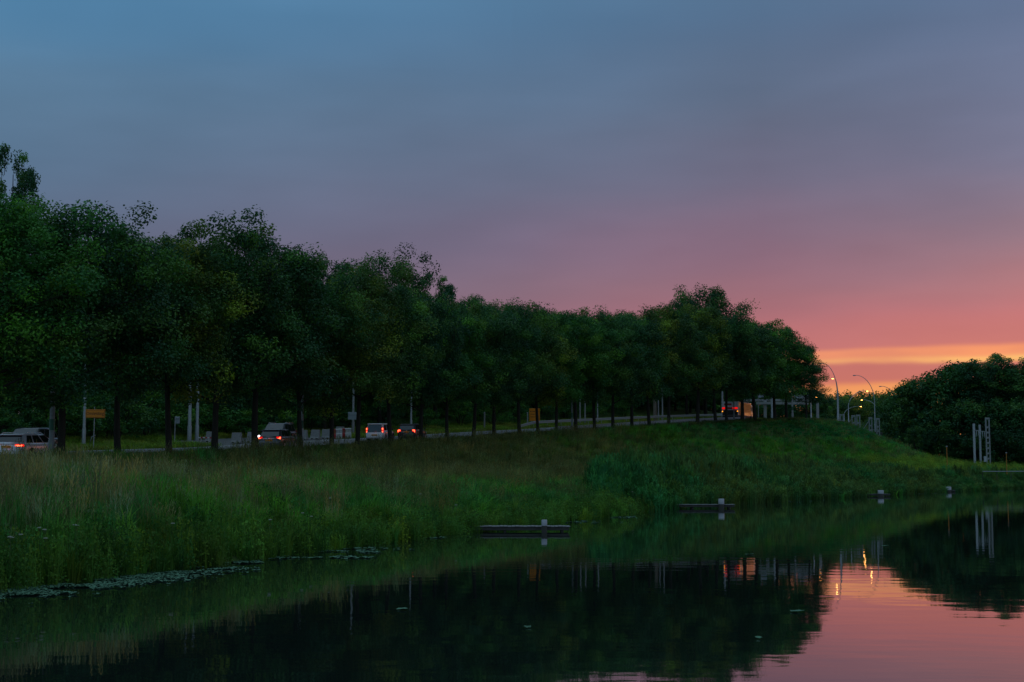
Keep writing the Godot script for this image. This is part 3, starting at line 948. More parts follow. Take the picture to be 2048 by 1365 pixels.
func make_grass() -> void:
	var patch := FastNoiseLite.new()
	patch.seed = 31
	patch.frequency = 0.075
	patch.fractal_octaves = 3
	var fine := FastNoiseLite.new()
	fine.seed = 32
	fine.frequency = 0.4
	rng.seed = 77
	var spots := {"grass": [], "grass2": [], "stalk": [], "herb": [], "reed": [], "verge": [], "railside": []}
	var x0 := -42
	for jd in range(26, 300):
		var half := 0.385 * jd + 4.0
		for jx in range(int(-half), int(half)):
			var s0 := grid_at(g_s, jx + 0.5, jd + 0.5)
			if s0 < -0.8: continue
			var o0 := grid_at(g_o, jx + 0.5, jd + 0.5)
			if o0 < -17.0: continue
			var n: float = clampf(13.0 * pow(46.0 / jd, 1.1), 2.4, 14.0)
			if jd > 240 and jx < 40: continue
			for k in int(n + rng.randf()):
				var x := jx + rng.randf()
				var d := jd + rng.randf()
				var s := grid_at(g_s, x, d)
				var o := grid_at(g_o, x, d)
				if s < -0.35: continue
				var y := ground(x, d)
				var grow := clampf(sqrt(jd / 46.0), 0.9, 1.7)
				var pn := patch.get_noise_2d(x, d)
				var fn := fine.get_noise_2d(x, d)
				var kind := "grass"
				var h := 0.75
				var col := Color(0.075, 0.22, 0.032)
				if o < -2.2:
					var along := d + o * 0.30
					var in_bay := o < -9.5 and o > -15.1 and along > 103.0 and along < 125.0
					if o > -9.8 or in_bay: continue
					kind = "verge"
					h = 0.32 + 0.14 * fn
					col = Color(0.20, 0.34, 0.042).lerp(Color(0.31, 0.33, 0.07), clampf(pn * 1.2 + 0.3, 0.0, 0.8))
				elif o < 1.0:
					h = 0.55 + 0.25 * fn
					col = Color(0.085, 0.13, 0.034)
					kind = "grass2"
				else:
					var dry := clampf(pn * 1.6 + 0.15, 0.0, 1.0)
					# the slope below the middle of the row has gone brown; the crest slope is mown green
					var slope := exp(-pow((d - 118.0) / 34.0, 2.0)) * clampf(s / 16.0 - 0.15, 0.0, 1.0)
					var crest := clampf((d - 172.0) / 30.0, 0.0, 1.0) * clampf((s - 20.0) / 10.0, 0.0, 1.0)
					dry = clampf(dry * 0.7 + slope * 0.85 - crest * 0.8, 0.0, 1.0)
					col = Color(0.100, 0.300, 0.030).lerp(Color(0.032, 0.285, 0.062), clampf(pn * 1.8 + fn * 0.8 + 0.35, 0.0, 1.0)).lerp(Color(0.150, 0.150, 0.042), dry * 0.8)
					h = lerpf(0.85, 0.6, clampf(slope, 0.0, 1.0)) + 0.25 * fn + 0.45 * clampf(patch.get_noise_2d(x * 1.7 + 50.0, d * 1.7) + 0.1, -0.3, 0.6) + 0.38 * clampf((62.0 - d) / 20.0, 0.0, 1.0)
					if crest > 0.3:
						h = 0.42 + 0.14 * fn
						col = Color(0.020, 0.210, 0.058).lerp(Color(0.070, 0.220, 0.036), clampf(pn + 0.3, 0.0, 1.0))
					var pick := rng.randf()
					if s < 1.0 + 0.7 * fn and d < 92.0:
						kind = "herb" if pick < 0.55 else "grass"
						h = (rng.randf_range(0.55, 0.95) + 0.3 * clampf((60.0 - d) / 22.0, 0.0, 1.0)) * (1.0 + 0.5 * exp(-pow((d - 82.0) / 6.0, 2.0)))
						col = Color(0.055, 0.175, 0.032).lerp(Color(0.120, 0.250, 0.030), rng.randf())
					elif s < 5.0 and d < 92.0 and pick < 0.12:
						kind = "herb"
						h = rng.randf_range(0.7, 1.1)
						col = Color(0.050, 0.180, 0.036)
					elif d >= 86.0 and x > (0.066 + 0.022 * fn + 0.02 * pn) * d and s < 9.0 + 4.0 * fn and pick < 0.85 and crest < 0.5:
						kind = "reed"
						h = rng.randf_range(1.7, 2.5) * clampf(0.5 + s * 0.16, 0.5, 1.0) * (0.75 if d > 140.0 else 1.0) * (1.0 + 0.3 * fn)
						col = Color(0.045, 0.200, 0.050).lerp(Color(0.10, 0.175, 0.045), clampf((d - 96.0) / 14.0, 0.0, 1.0) * clampf(pn * 1.2 + 0.6, 0.0, 1.0))
					elif pick < 0.08 + 0.40 * dry + 0.14 * clampf((64.0 - d) / 15.0, 0.0, 1.0):
						kind = "stalk"
						h = rng.randf_range(0.85, 1.35) * (0.75 if crest > 0.3 else 1.0) + 0.28 * clampf((60.0 - d) / 20.0, 0.0, 1.0)
						col = Color(0.19, 0.165, 0.060).lerp(Color(0.13, 0.18, 0.05), rng.randf()).lerp(Color(0.30, 0.28, 0.14), 0.55 * clampf((66.0 - d) / 22.0, 0.0, 1.0))
					elif pick > 0.6:
						kind = "grass2"
					if x > 50.0 and d > 185.0 and s > 4.0 and y < 3.9:
						kind = "railside"
						h = rng.randf_range(1.0, 1.9)
						col = Color(0.17, 0.30, 0.036).lerp(Color(0.27, 0.26, 0.035), clampf(pn + fn * 0.7, 0.0, 0.9))
				var jig := rng.randf_range(0.45, 1.55) * (1.0 + 0.5 * patch.get_noise_2d(x * 4.0, d * 4.0 + 70.0))
				var warm := rng.randfn() * 0.16
				var wide := grow * rng.randf_range(0.8, 1.2)
				if kind == "reed": wide *= 1.0
				var b := Basis(Vector3.UP, rng.randf() * TAU).scaled(Vector3(wide, maxf(h, 0.15) * rng.randf_range(0.7, 1.35), wide))
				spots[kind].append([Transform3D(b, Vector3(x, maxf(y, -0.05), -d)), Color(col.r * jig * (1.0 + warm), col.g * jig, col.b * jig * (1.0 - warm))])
	scatter("bank_grass", "long green grass covering the canal bank", "grass", tuft(601, "grass"), spots.grass)
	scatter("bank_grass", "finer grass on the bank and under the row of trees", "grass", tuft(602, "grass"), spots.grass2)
	scatter("seeding_grass", "pale dry seeding grass stalks on the bank", "grass", tuft(603, "stalk"), spots.stalk)
	scatter("waterside_herbs", "low leafy herbs along the water's edge", "herbs", tuft(604, "herb"), spots.herb)
	scatter("reed_bed", "tall reeds along the far shore below the embankment", "reeds", tuft(605, "reed"), spots.reed)
	scatter("verge_grass", "short bright grass of the verge beyond the road", "grass", tuft(606, "verge"), spots.verge)
	scatter("railside_growth", "yellow-green growth at the foot of the railway masts", "herbs", tuft(607, "herb"), spots.railside)

func make_flowers() -> void:
	rng.seed = 91
	# white umbels by the water at the left
	var st := st_new()
	tube(st, [Vector3(0, -0.1, 0), Vector3(0.02, 0.6, 0.01), Vector3(0.0, 1.0, 0.02)], [0.008, 0.007, 0.005], 5)
	for i in 7:
		var a := TAU * i / 7.0
		tube(st, [Vector3(0, 1.0, 0.02), Vector3(cos(a) * 0.04, 1.08, sin(a) * 0.04)], [0.003, 0.002], 4, false)
	var stem := done(st)
	st = st_new()
	for i in 60:
		var a := rng.randf() * TAU
		var r := 0.05 * sqrt(rng.randf())
		var p := Vector3(cos(a) * r, 1.10 - r * r * 2.5 + rng.randf_range(-0.008, 0.008), sin(a) * r)
		box(st, p, Vector3(0.013, 0.008, 0.013), Basis(rand_dir(), rng.randf()))
	var umbel := done(st)
	var spots := [[78, 1070, "farthest left but one"], [88, 1066, ""], [90, 1085, ""], [152, 1078, ""], [148, 1080, ""], [22, 1092, ""], [40, 1103, ""], [18, 1125, ""], [345, 1055, ""], [660, 998, ""], [605, 1030, ""], [622, 1035, ""], [912, 1025, ""], [540, 1055, ""], [1265, 985, ""], [840, 990, ""]]
	for i in spots.size():
		# the ray through the flower head meets the ground a little below it
		var best := Vector3.ZERO
		for dd in range(280, 1100, 5):
			var p := px(spots[i][0], spots[i][1], dd * 0.1)
			if p.y < ground(p.x, -p.z) + 1.08 and grid_at(g_s, p.x, -p.z) > 0.0:
				best = p
				break
		if best == Vector3.ZERO: continue
		var o := thing("umbel_plant", "white-flowered umbel on a thin stalk in the bank grass", "flower", Vector3(best.x, ground(best.x, -best.z), best.z), rng.randf() * TAU, "white umbels on the bank")
		part("stalk", stem, M.stem_green, o)
		part("flower_head", umbel, M.petal_white, o)
	# floating leaves: the mat at the left shore, then single ones
	var v := PackedVector3Array()
	var c := PackedColorArray()
	var ix := PackedInt32Array()
	var pad := func(at: Vector2, r: float) -> void:
		var k := v.size()
		var a0 := rng.randf() * TAU
		var t := rng.randf_range(0.7, 1.25)
		var col := Color(0.075 * t, 0.16 * t, 0.095 * t)
		v.append(Vector3(at.x, 0.012, -at.y))
		c.append(col)
		for i in 11:
			var a := a0 + 0.25 + (TAU - 0.5) * i / 10.0
			var rr := r * rng.randf_range(0.92, 1.05)
			v.append(Vector3(at.x + cos(a) * rr, 0.012 + rng.randf_range(0.0, 0.03), -at.y + sin(a) * rr * 0.95))
			c.append(col)
		for i in 10:
			ix.append_array([k, k + 1 + i, k + 2 + i])
	var n := 0
	while n < 3200:
		var u := rng.randf_range(-60, 520)
		var mid := lerpf(1186.0, 1137.0, clampf((u + 0.0) / 420.0, -0.2, 1.2))
		var w := on_water(u, mid + rng.randfn() * lerpf(8.0, 6.0, clampf(u / 420.0, 0.0, 1.0)) + 4.0)
		n += 1
		if grid_at(g_s, w.x, w.y) > 0.1: continue
		if u > 380.0 and rng.randf() < 0.75: continue
		if u < 40.0 and rng.randf() < 0.5: continue
		if cloud_noise.get_noise_2d(w.x * 9.0, w.y * 9.0) < -0.30 + 0.30 * clampf(absf(u - 230.0) / 250.0, 0.0, 1.0): continue
		pad.call(w, rng.randf_range(0.04, 0.11))
	for e in [[640, 1103, 60, 40], [560, 1117, 50, 22], [690, 1116, 60, 30], [745, 1105, 40, 20], [860, 1076, 50, 24], [1150, 1045, 60, 30], [1245, 1035, 40, 30], [1560, 1003, 90, 30], [1870, 988, 60, 20], [2030, 982, 60, 20], [730, 1099, 90, 26], [450, 1126, 80, 60]]:
		for i in e[3]:
			var w := on_water(e[0] + rng.randfn() * e[2] * 0.45, e[1] + rng.randfn() * 1.2)
			if grid_at(g_s, w.x, w.y) < 0.05: pad.call(w, rng.randf_range(0.06, 0.16))
	var mat_ := part("floating_leaves", leaf_mesh(v, c, ix), M.lily_leaf, self)
	tag(mat_, "mat of small floating leaves along the left shore", "water plants", "", "stuff")
	for e in [[803, 1221, 0.11, "floating leaf alone on dark water under the middle of the bank"], [1595, 1225, 0.14, "largest single floating leaf, at the edge of the pink reflection"], [1054, 1257, 0.07, "small floating leaf alone in the darkest tree reflection"], [1499, 1110, 0.14, "floating leaf on the green reflection right of the middle"], [1771, 1093, 0.14, "floating leaf left of the railway masts' reflection"], [1518, 1279, 0.06, "small floating leaf left of the pink water"]]:
		v.clear(); c.clear(); ix.clear()
		pad.call(Vector2.ZERO, e[2])
		var w := on_water(e[0], e[1])
		var o := part("lily_pad", leaf_mesh(v, c, ix), M.lily_leaf, self, Vector3(w.x, 0, -w.y))
		tag(o, e[3], "lily pad", "single floating leaves")
# ---------------------------------------------------------------- vehicles (length along z, nose at -z, wheels on y = 0)
func loft(st: SurfaceTool, rings: Array, close := true) -> void:
	st.set_smooth_group(0)
	for i in rings.size() - 1:
		var n: int = rings[i].size()
		for k in n:
			var m := (k + 1) % n
			quad(st, rings[i][k], rings[i][m], rings[i + 1][m], rings[i + 1][k])
	if close:
		for e in [0, rings.size() - 1]:
			var r: Array = rings[e]
			for k in range(1, r.size() - 1):
				if e == 0:
					st.add_vertex(r[0]); st.add_vertex(r[k + 1]); st.add_vertex(r[k])
				else:
					st.add_vertex(r[0]); st.add_vertex(r[k]); st.add_vertex(r[k + 1])

func ring_of(half: Array, z: float) -> Array:   # half a section, from the middle below to the middle above
	var r: Array = []
	for p in half: r.append(Vector3(p[0], p[1], z))
	for i in range(half.size() - 2, 0, -1): r.append(Vector3(-half[i][0], half[i][1], z))
	return r

# c: length, width, height, belt (share of height), tail (share of length where the roof ends), paint, kind
func make_car(called: String, label: String, c: Dictionary, at: Vector3, turn: float, pitch: float) -> Node3D:
	var o := thing(called, label, "car", at, turn)
	o.rotation.x = pitch
	o.rotation_order = EULER_ORDER_YXZ
	var L: float = c.l
	var W: float = c.w
	var H: float = c.h
	var B: float = c.h * c.belt
	var paint: Material = M[c.paint]
	var gap: float = c.get("gap", 0.17)
	# lower body
	var rings: Array = []
	for s in [[0.5, 0.40, 0.34, 0.60], [0.492, 0.455, 0.25, 0.86], [0.465, 0.485, 0.21, 0.985], [0.38, 0.497, 0.19, 1.0], [0.2, 0.5, 0.18, 1.0], [0.0, 0.5, 0.18, 0.99], [-0.18, 0.5, 0.18, 0.975], [-0.29, 0.495, 0.19, 0.94], [-0.40, 0.485, 0.2, 0.86], [-0.465, 0.455, 0.22, 0.76], [-0.492, 0.40, 0.26, 0.66], [-0.5, 0.34, 0.36, 0.5]]:
		var w: float = s[1] * W
		var lo: float = s[2] + gap - 0.17
		var hi: float = s[3] * B
		rings.append(ring_of([[0, lo], [w * 0.86, lo], [w * 0.96, lo + 0.08], [w, lerpf(lo, hi, 0.4)], [w * 1.0, lerpf(lo, hi, 0.72)], [w * 0.975, hi - 0.06], [w * 0.93, hi], [0, hi + 0.015]], s[0] * L))
	var st := st_new()
	loft(st, rings)
	var body := part("body", done(st), paint, o)
	# cabin: frames at belt and roof
	var zr0: float = c.get("z_rear", 0.475) * L
	var zr1: float = c.tail * L
	var zf1: float = c.get("z_roof_front", -0.10) * L
	var zf0: float = c.get("z_screen", -0.285) * L
	var wb := 0.455 * W
	var wt: float = c.get("roof_w", 0.37) * W
	st = st_new()
	var lv: Array = []
	for s in [[-0.04, 0.0], [0.0, 0.0], [0.45, 0.45], [0.80, 0.82], [0.93, 0.95], [0.985, 1.04], [1.0, 1.35]]:
		var y: float = lerpf(B, H, s[0])
		var w: float = lerpf(wb, wt, s[1])
		var za: float = lerpf(zr0, zr1, minf(s[1], 1.0)) - (0.12 if s[1] > 1.2 else 0.0)
		var zb: float = lerpf(zf0, zf1, minf(s[1], 1.0)) + (0.18 if s[1] > 1.2 else 0.0)
		var cr := 0.16
		lv.append([Vector3(w, y, za - cr), Vector3(w - cr * 0.7, y, za), Vector3(-w + cr * 0.7, y, za), Vector3(-w, y, za - cr), Vector3(-w, y, lerpf(za, zb, 0.5)), Vector3(-w, y, zb + cr), Vector3(-w + cr * 0.7, y, zb), Vector3(w - cr * 0.7, y, zb), Vector3(w, y, zb + cr), Vector3(w, y, lerpf(za, zb, 0.5))])
	loft(st, lv)
	part("roof", done(st), paint, o)
	# glazing, a little proud of the cabin
	var pane := func(called_: String, p: Array, out: Vector3) -> void:
		var s2 := st_new()
		s2.set_smooth_group(-1)
		var a: Array = []
		for q in p: a.append(q + out * 0.016)
		quad(s2, a[0], a[1], a[2], a[3])
		for k in 4:
			quad(s2, a[k], a[(k + 1) % 4], p[(k + 1) % 4], p[k])
		part(called_, done(s2), M.car_glass, o)
	var at_c := func(side: float, fz: float, fy: float) -> Vector3:   # a point on the side of the cabin
		var y := lerpf(B, H, fy * 0.93)
		var w := lerpf(wb, wt, fy * 0.95)
		var za := lerpf(zr0, zr1, fy * 0.95)
		var zb := lerpf(zf0, zf1, fy * 0.95)
		return Vector3(side * w, y, lerpf(za, zb, fz))
	var at_e := func(end: float, fx: float, fy: float) -> Vector3:
		var y := lerpf(B, H, fy * 0.93)
		var w := lerpf(wb, wt, fy * 0.95)
		var z := lerpf(zr0, zr1, fy * 0.95) if end > 0.0 else lerpf(zf0, zf1, fy * 0.95)
		return Vector3(w * fx, y, z)
	var rw: Array = c.get("rear_glass", [0.10, 0.90])
	pane.call("rear_window", [at_e.call(1.0, -0.88, rw[0]), at_e.call(1.0, 0.88, rw[0]), at_e.call(1.0, 0.86, rw[1]), at_e.call(1.0, -0.86, rw[1])], Vector3(0, 0.3, 1))
	pane.call("windscreen", [at_e.call(-1.0, 0.9, 0.06), at_e.call(-1.0, -0.9, 0.06), at_e.call(-1.0, -0.9, 0.95), at_e.call(-1.0, 0.9, 0.95)], Vector3(0, 0.5, -1))
	for s in [-1.0, 1.0]:
		for f in c.get("side_glass", [[0.10, 0.30], [0.34, 0.62], [0.66, 0.93]]):
			pane.call("side_window", [at_c.call(s, f[0], 0.08), at_c.call(s, f[1], 0.08), at_c.call(s, f[1], 0.88), at_c.call(s, f[0] + 0.02, 0.88)], Vector3(s, 0.15, 0))
		# wheels in dark arches
		for z in [0.30, -0.315]:
			var r: float = c.get("wheel", 0.32)
			var x: float = s * (W * 0.5 - 0.10)
			var arch := part("wheel_arch", tube_mesh([Vector3(x - s * 0.12, r + 0.03, z * L), Vector3(x + s * 0.098, r + 0.03, z * L)], [r + 0.055, r + 0.055], 18), M.trim_black, o)
			var wh := part("wheel", tube_mesh([Vector3(x - s * 0.1, r, z * L), Vector3(x + s * 0.06, r, z * L), Vector3(x + s * 0.104, r, z * L)], [r, r, r * 0.93], 20), M.rubber, o)
			part("rim", tube_mesh([Vector3(x + s * 0.07, r, z * L), Vector3(x + s * 0.108, r, z * L)], [r * 0.66, r * 0.6], 14), M.rim_metal, wh)
		# mirror
		part("mirror", box_mesh(Vector3(0.17, 0.13, 0.10), Vector3(s * (wb + 0.13), B + 0.10, zf0 * 0.72), 0.03), M.trim_black if c.get("dark_mirror", true) else paint, o)
		part("door_handle", box_mesh(Vector3(0.03, 0.03, 0.18), Vector3(s * W * 0.497, B - 0.12, 0.06 * L), 0.01), paint, body)
	if c.get("rails", false):
		for s in [-1.0, 1.0]:
			part("roof_rail", tube_mesh([Vector3(s * (wt - 0.02), H + 0.01, zr1 - 0.25), Vector3(s * (wt - 0.02), H + 0.05, zr1 - 0.4), Vector3(s * (wt - 0.02), H + 0.05, zf1 + 0.4), Vector3(s * (wt - 0.02), H + 0.01, zf1 + 0.2)], [0.015, 0.018, 0.018, 0.015], 6), M.chrome, o)
	part("rear_spoiler", box_mesh(Vector3(wt * 1.9, 0.035, 0.22), Vector3(0, H - 0.035, zr1 + 0.06), 0.012), paint, o)
	part("aerial", tube_mesh([Vector3(0, H - 0.02, zr1 - 0.2), Vector3(0, H + 0.12, zr1 - 0.08)], [0.012, 0.006], 5), M.trim_black, o)
	# rear: bumper strip, plate, lamps
	var zb2 := L * 0.5
	part("rear_bumper", box_mesh(Vector3(W * 0.86, 0.16, 0.07), Vector3(0, gap + 0.20, zb2 - 0.03), 0.03), M.trim_black if c.get("dark_bumper", true) else paint, o)
	part("front_bumper", box_mesh(Vector3(W * 0.72, 0.14, 0.07), Vector3(0, gap + 0.18, -zb2 + 0.03), 0.03), M.trim_black, o)
	part("grille", box_mesh(Vector3(W * 0.42, 0.14, 0.05), Vector3(0, B * 0.60, -zb2 + 0.0), 0.02), M.trim_black, o)
	var py: float = c.plate_y
	var pl := part("number_plate", box_mesh(Vector3(0.52, 0.115, 0.02), Vector3(0, py, zb2 + 0.015 + c.get("plate_z", 0.0)), 0.004), M.plate_yellow, o)
	st = st_new()
	for k in 6:
		box(st, Vector3(-0.19 + 0.064 * k + (0.03 if k > 1 else 0.0) + (0.03 if k > 3 else 0.0) - 0.02, py, zb2 + 0.027 + c.get("plate_z", 0.0)), Vector3(0.034, 0.07, 0.004))
	part("plate_characters", done(st), M.sign_black, pl)
	part("emblem", tube_mesh([Vector3(0, B - 0.10, zb2 - 0.03), Vector3(0, B - 0.10, zb2 + 0.012)], [0.045, 0.04], 12), M.chrome, o)
	if c.get("chrome_strip", false):
		part("chrome_strip", box_mesh(Vector3(W * 0.42, 0.035, 0.02), Vector3(0, py + 0.14, zb2 + 0.02), 0.008), M.chrome, o)
	for s in [-1.0, 1.0]:
		var t: Dictionary = c.tail_lamp
		var ty: float = t.y
		var lampx: float = s * (W * 0.5 - t.w * 0.5 - t.get("in", 0.05))
		var base := part("tail_light", box_mesh(Vector3(t.w, t.h, 0.14), Vector3(lampx, ty, t.z * L + 0.0), 0.025), M.tail_light_off if not c.lit else M.tail_light_glow, o)
		if c.lit:
			for b in t.hot:
				part("tail_light_bulb", box_mesh(Vector3(b[2], b[3], 0.02), Vector3(lampx + s * b[0], ty + b[1], t.z * L + 0.078), 0.008), M.tail_light_hot, base)
		part("headlight", box_mesh(Vector3(0.34, 0.13, 0.16), Vector3(s * (W * 0.5 - 0.24), B * 0.70, -zb2 + 0.10), 0.04), M.head_light_glow if c.get("beams", false) else M.head_light_off, o)
	if c.lit:
		var l := OmniLight3D.new()
		l.name = "tail_glow"
		l.light_color = Color(1.0, 0.12, 0.06)
		l.light_energy = 0.006
		l.light_size = 0.1
		l.omni_range = 12.0
		l.shadow_enabled = true
		l.position = Vector3(0, c.tail_lamp.y, zb2 + 0.25)
		o.add_child(l)
	if c.get("beams", false):
		for s in [-1.0, 1.0]:
			var l := SpotLight3D.new()
			l.name = "head_beam"
			l.light_color = Color(1.0, 0.95, 0.95)
			l.light_energy = 1.2
			l.spot_angle = 22.0
			l.spot_range = 60.0
			l.light_size = 0.1
			l.shadow_enabled = true
			l.position = Vector3(s * (W * 0.5 - 0.24), B * 0.70, -zb2 - 0.12)
			l.rotation.x = -0.09
			o.add_child(l)
	return o

func road_spot(u: float, off: float) -> Array:
	var r := at_u(u, off)
	var p: Vector2 = r[0]
	var rd: float = nearest(path, p)[1].y
	var y := hr(rd) + 0.06 * clampf(-off - 2.5, 0.0, 12.5)
	var slope := (hr(rd + 2.0) - hr(rd - 2.0)) / 4.0
	return [Vector3(p.x, y + 0.005, -p.y), heading(r[1]) + deg_to_rad(9.0), atan(slope * r[1].y)]

func make_vehicles() -> void:
	var r := road_spot(56, -3.9)
	make_car("estate_car", "silver estate car with lit brake lights at the left edge of the road", {"l": 4.74, "w": 1.84, "h": 1.43, "belt": 0.66, "tail": 0.385, "paint": "paint_silver", "plate_y": 0.80, "lit": true, "rails": true, "dark_mirror": false, "roof_w": 0.355, "rear_glass": [0.2, 0.86], "wheel": 0.33,
		"tail_lamp": {"w": 0.46, "h": 0.13, "y": 0.85, "z": 0.475, "hot": [[0.02, 0.0, 0.36, 0.06]]}}, r[0], r[1], r[2])
	r = road_spot(62, -7.6)
	make_car("oncoming_car", "dark car seen behind the roof of the silver estate", {"l": 4.3, "w": 1.8, "h": 1.52, "belt": 0.62, "tail": 0.38, "paint": "paint_dark", "plate_y": 0.7, "lit": false, "wheel": 0.32,
		"tail_lamp": {"w": 0.3, "h": 0.2, "y": 0.85, "z": 0.46, "hot": []}}, r[0], r[1] + PI, -r[2])
	r = road_spot(557, -4.8)
	make_car("hatchback_car", "dark grey hatchback with glowing tail lights in front of the oncoming car", {"l": 4.3, "w": 1.81, "h": 1.47, "belt": 0.63, "tail": 0.36, "paint": "paint_grey", "plate_y": 0.70, "lit": true, "chrome_strip": true, "dark_bumper": false, "roof_w": 0.36, "rear_glass": [0.14, 0.86],
		"tail_lamp": {"w": 0.34, "h": 0.19, "y": 0.86, "z": 0.465, "hot": [[0.05, -0.04, 0.18, 0.07], [0.12, 0.03, 0.06, 0.1]]}}, r[0], r[1], r[2])
	r = road_spot(556, -7.8)
	make_car("oncoming_suv", "dark blue tall car coming towards us with bright headlights", {"l": 4.45, "w": 1.84, "h": 1.66, "belt": 0.60, "tail": 0.40, "paint": "paint_navy", "plate_y": 0.8, "lit": false, "beams": true, "rails": true, "gap": 0.22, "wheel": 0.35,
		"tail_lamp": {"w": 0.26, "h": 0.26, "y": 0.98, "z": 0.465, "hot": []}}, r[0], r[1] + PI, -r[2])
	r = road_spot(761, -6.4)
	make_car("city_car", "small white boxy hatchback with a black tailgate window", {"l": 3.54, "w": 1.66, "h": 1.50, "belt": 0.58, "tail": 0.44, "paint": "paint_white", "plate_y": 0.52, "lit": true, "z_rear": 0.482, "roof_w": 0.41, "dark_bumper": false, "rear_glass": [-0.20, 0.90], "wheel": 0.29, "side_glass": [[0.12, 0.42], [0.47, 0.92]],
		"tail_lamp": {"w": 0.17, "h": 0.44, "y": 0.92, "z": 0.462, "hot": [[0.02, 0.12, 0.07, 0.14], [0.0, -0.13, 0.08, 0.1]]}}, r[0], r[1], r[2])
	r = road_spot(825, -4.9)
	make_car("small_hatchback", "black hatchback with square red tail lights right of the white car", {"l": 4.0, "w": 1.70, "h": 1.49, "belt": 0.63, "tail": 0.42, "paint": "paint_black", "plate_y": 0.80, "lit": true, "roof_w": 0.39, "z_rear": 0.48,
		"tail_lamp": {"w": 0.28, "h": 0.28, "y": 0.86, "z": 0.470, "hot": [[0.0, 0.09, 0.2, 0.05], [0.0, -0.09, 0.2, 0.05], [0.08, 0.0, 0.05, 0.12]]}}, r[0], r[1], r[2])
	make_truck()

func make_truck() -> void:
	var r := road_spot(1474, -5.0)
	var o := thing("box_truck", "box truck with sunset glow painted on its side and red rear bands at the road's top", "truck", r[0], deg_to_rad(-19.0))
	o.rotation.x = r[2] * 0.5
	var L := 11.5
	part("cargo_box", box_mesh(Vector3(2.45, 2.05, L), Vector3(0, 1.75, 0), 0.03), M.paint_box, o)
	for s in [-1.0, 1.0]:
		part("side_panel", box_mesh(Vector3(0.02, 1.9, L - 0.9), Vector3(s * 1.233, 1.75, -0.4), 0.004), M.painted_sunset_orange, o)  # orange is the mirrored sunset put in as colour, not the panel's own
	part("chassis", box_mesh(Vector3(2.2, 0.3, L + 2.0), Vector3(0, 0.6, -1.0), 0.02), M.trim_black, o)
	part("cab", box_mesh(Vector3(2.35, 1.9, 1.9), Vector3(0, 1.55, -L * 0.5 - 1.15), 0.16), M.paint_box, o)
	part("windscreen", box_mesh(Vector3(2.1, 0.8, 0.03), Vector3(0, 1.95, -L * 0.5 - 2.11), 0.01), M.car_glass, o)
	var z := L * 0.5
	part("rear_door", box_mesh(Vector3(1.14, 1.9, 0.04), Vector3(-0.6, 1.75, z + 0.022), 0.01), M.paint_box, o)
	part("rear_door", box_mesh(Vector3(1.14, 1.9, 0.04), Vector3(0.6, 1.75, z + 0.022), 0.01), M.paint_box, o)
	part("rear_panel", box_mesh(Vector3(2.3, 0.75, 0.03), Vector3(0, 1.15, z + 0.06), 0.01), M.trim_black, o)
	part("red_band", box_mesh(Vector3(2.3, 0.3, 0.03), Vector3(0, 1.80, z + 0.06), 0.01), M.plastic_red, o)
	part("red_band", box_mesh(Vector3(1.1, 0.28, 0.03), Vector3(-0.3, 2.38, z + 0.06), 0.01), M.plastic_red, o)
	part("bumper", box_mesh(Vector3(2.4, 0.14, 0.1), Vector3(0, 0.5, z + 0.08), 0.02), M.trim_black, o)
	for s in [-1.0, 1.0]:
		part("tail_light", box_mesh(Vector3(0.75, 0.24, 0.05), Vector3(s * 0.78, 1.80, z + 0.10), 0.02), M.tail_light_glow, o)
		part("marker_light", box_mesh(Vector3(0.14, 0.12, 0.05), Vector3(s * 1.12, 1.34, z + 0.10), 0.02), M.indicator_light_glow, o)
		part("mirror", box_mesh(Vector3(0.2, 0.5, 0.12), Vector3(s * 1.36, 1.9, -z - 1.8), 0.03), M.trim_black, o)
		for zz in [0.33, -0.52]:
			part("wheel", tube_mesh([Vector3(s * 0.95, 0.48, zz * L), Vector3(s * 1.22, 0.48, zz * L)], [0.48, 0.46], 20), M.rubber, o)
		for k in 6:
			part("side_post", box_mesh(Vector3(0.02, 2.0, 0.05), Vector3(s * 1.25, 1.75, -4.6 + k * 1.84), 0.005), M.painted_sunset_orange, o)  # ribs carry the same painted sunset colour

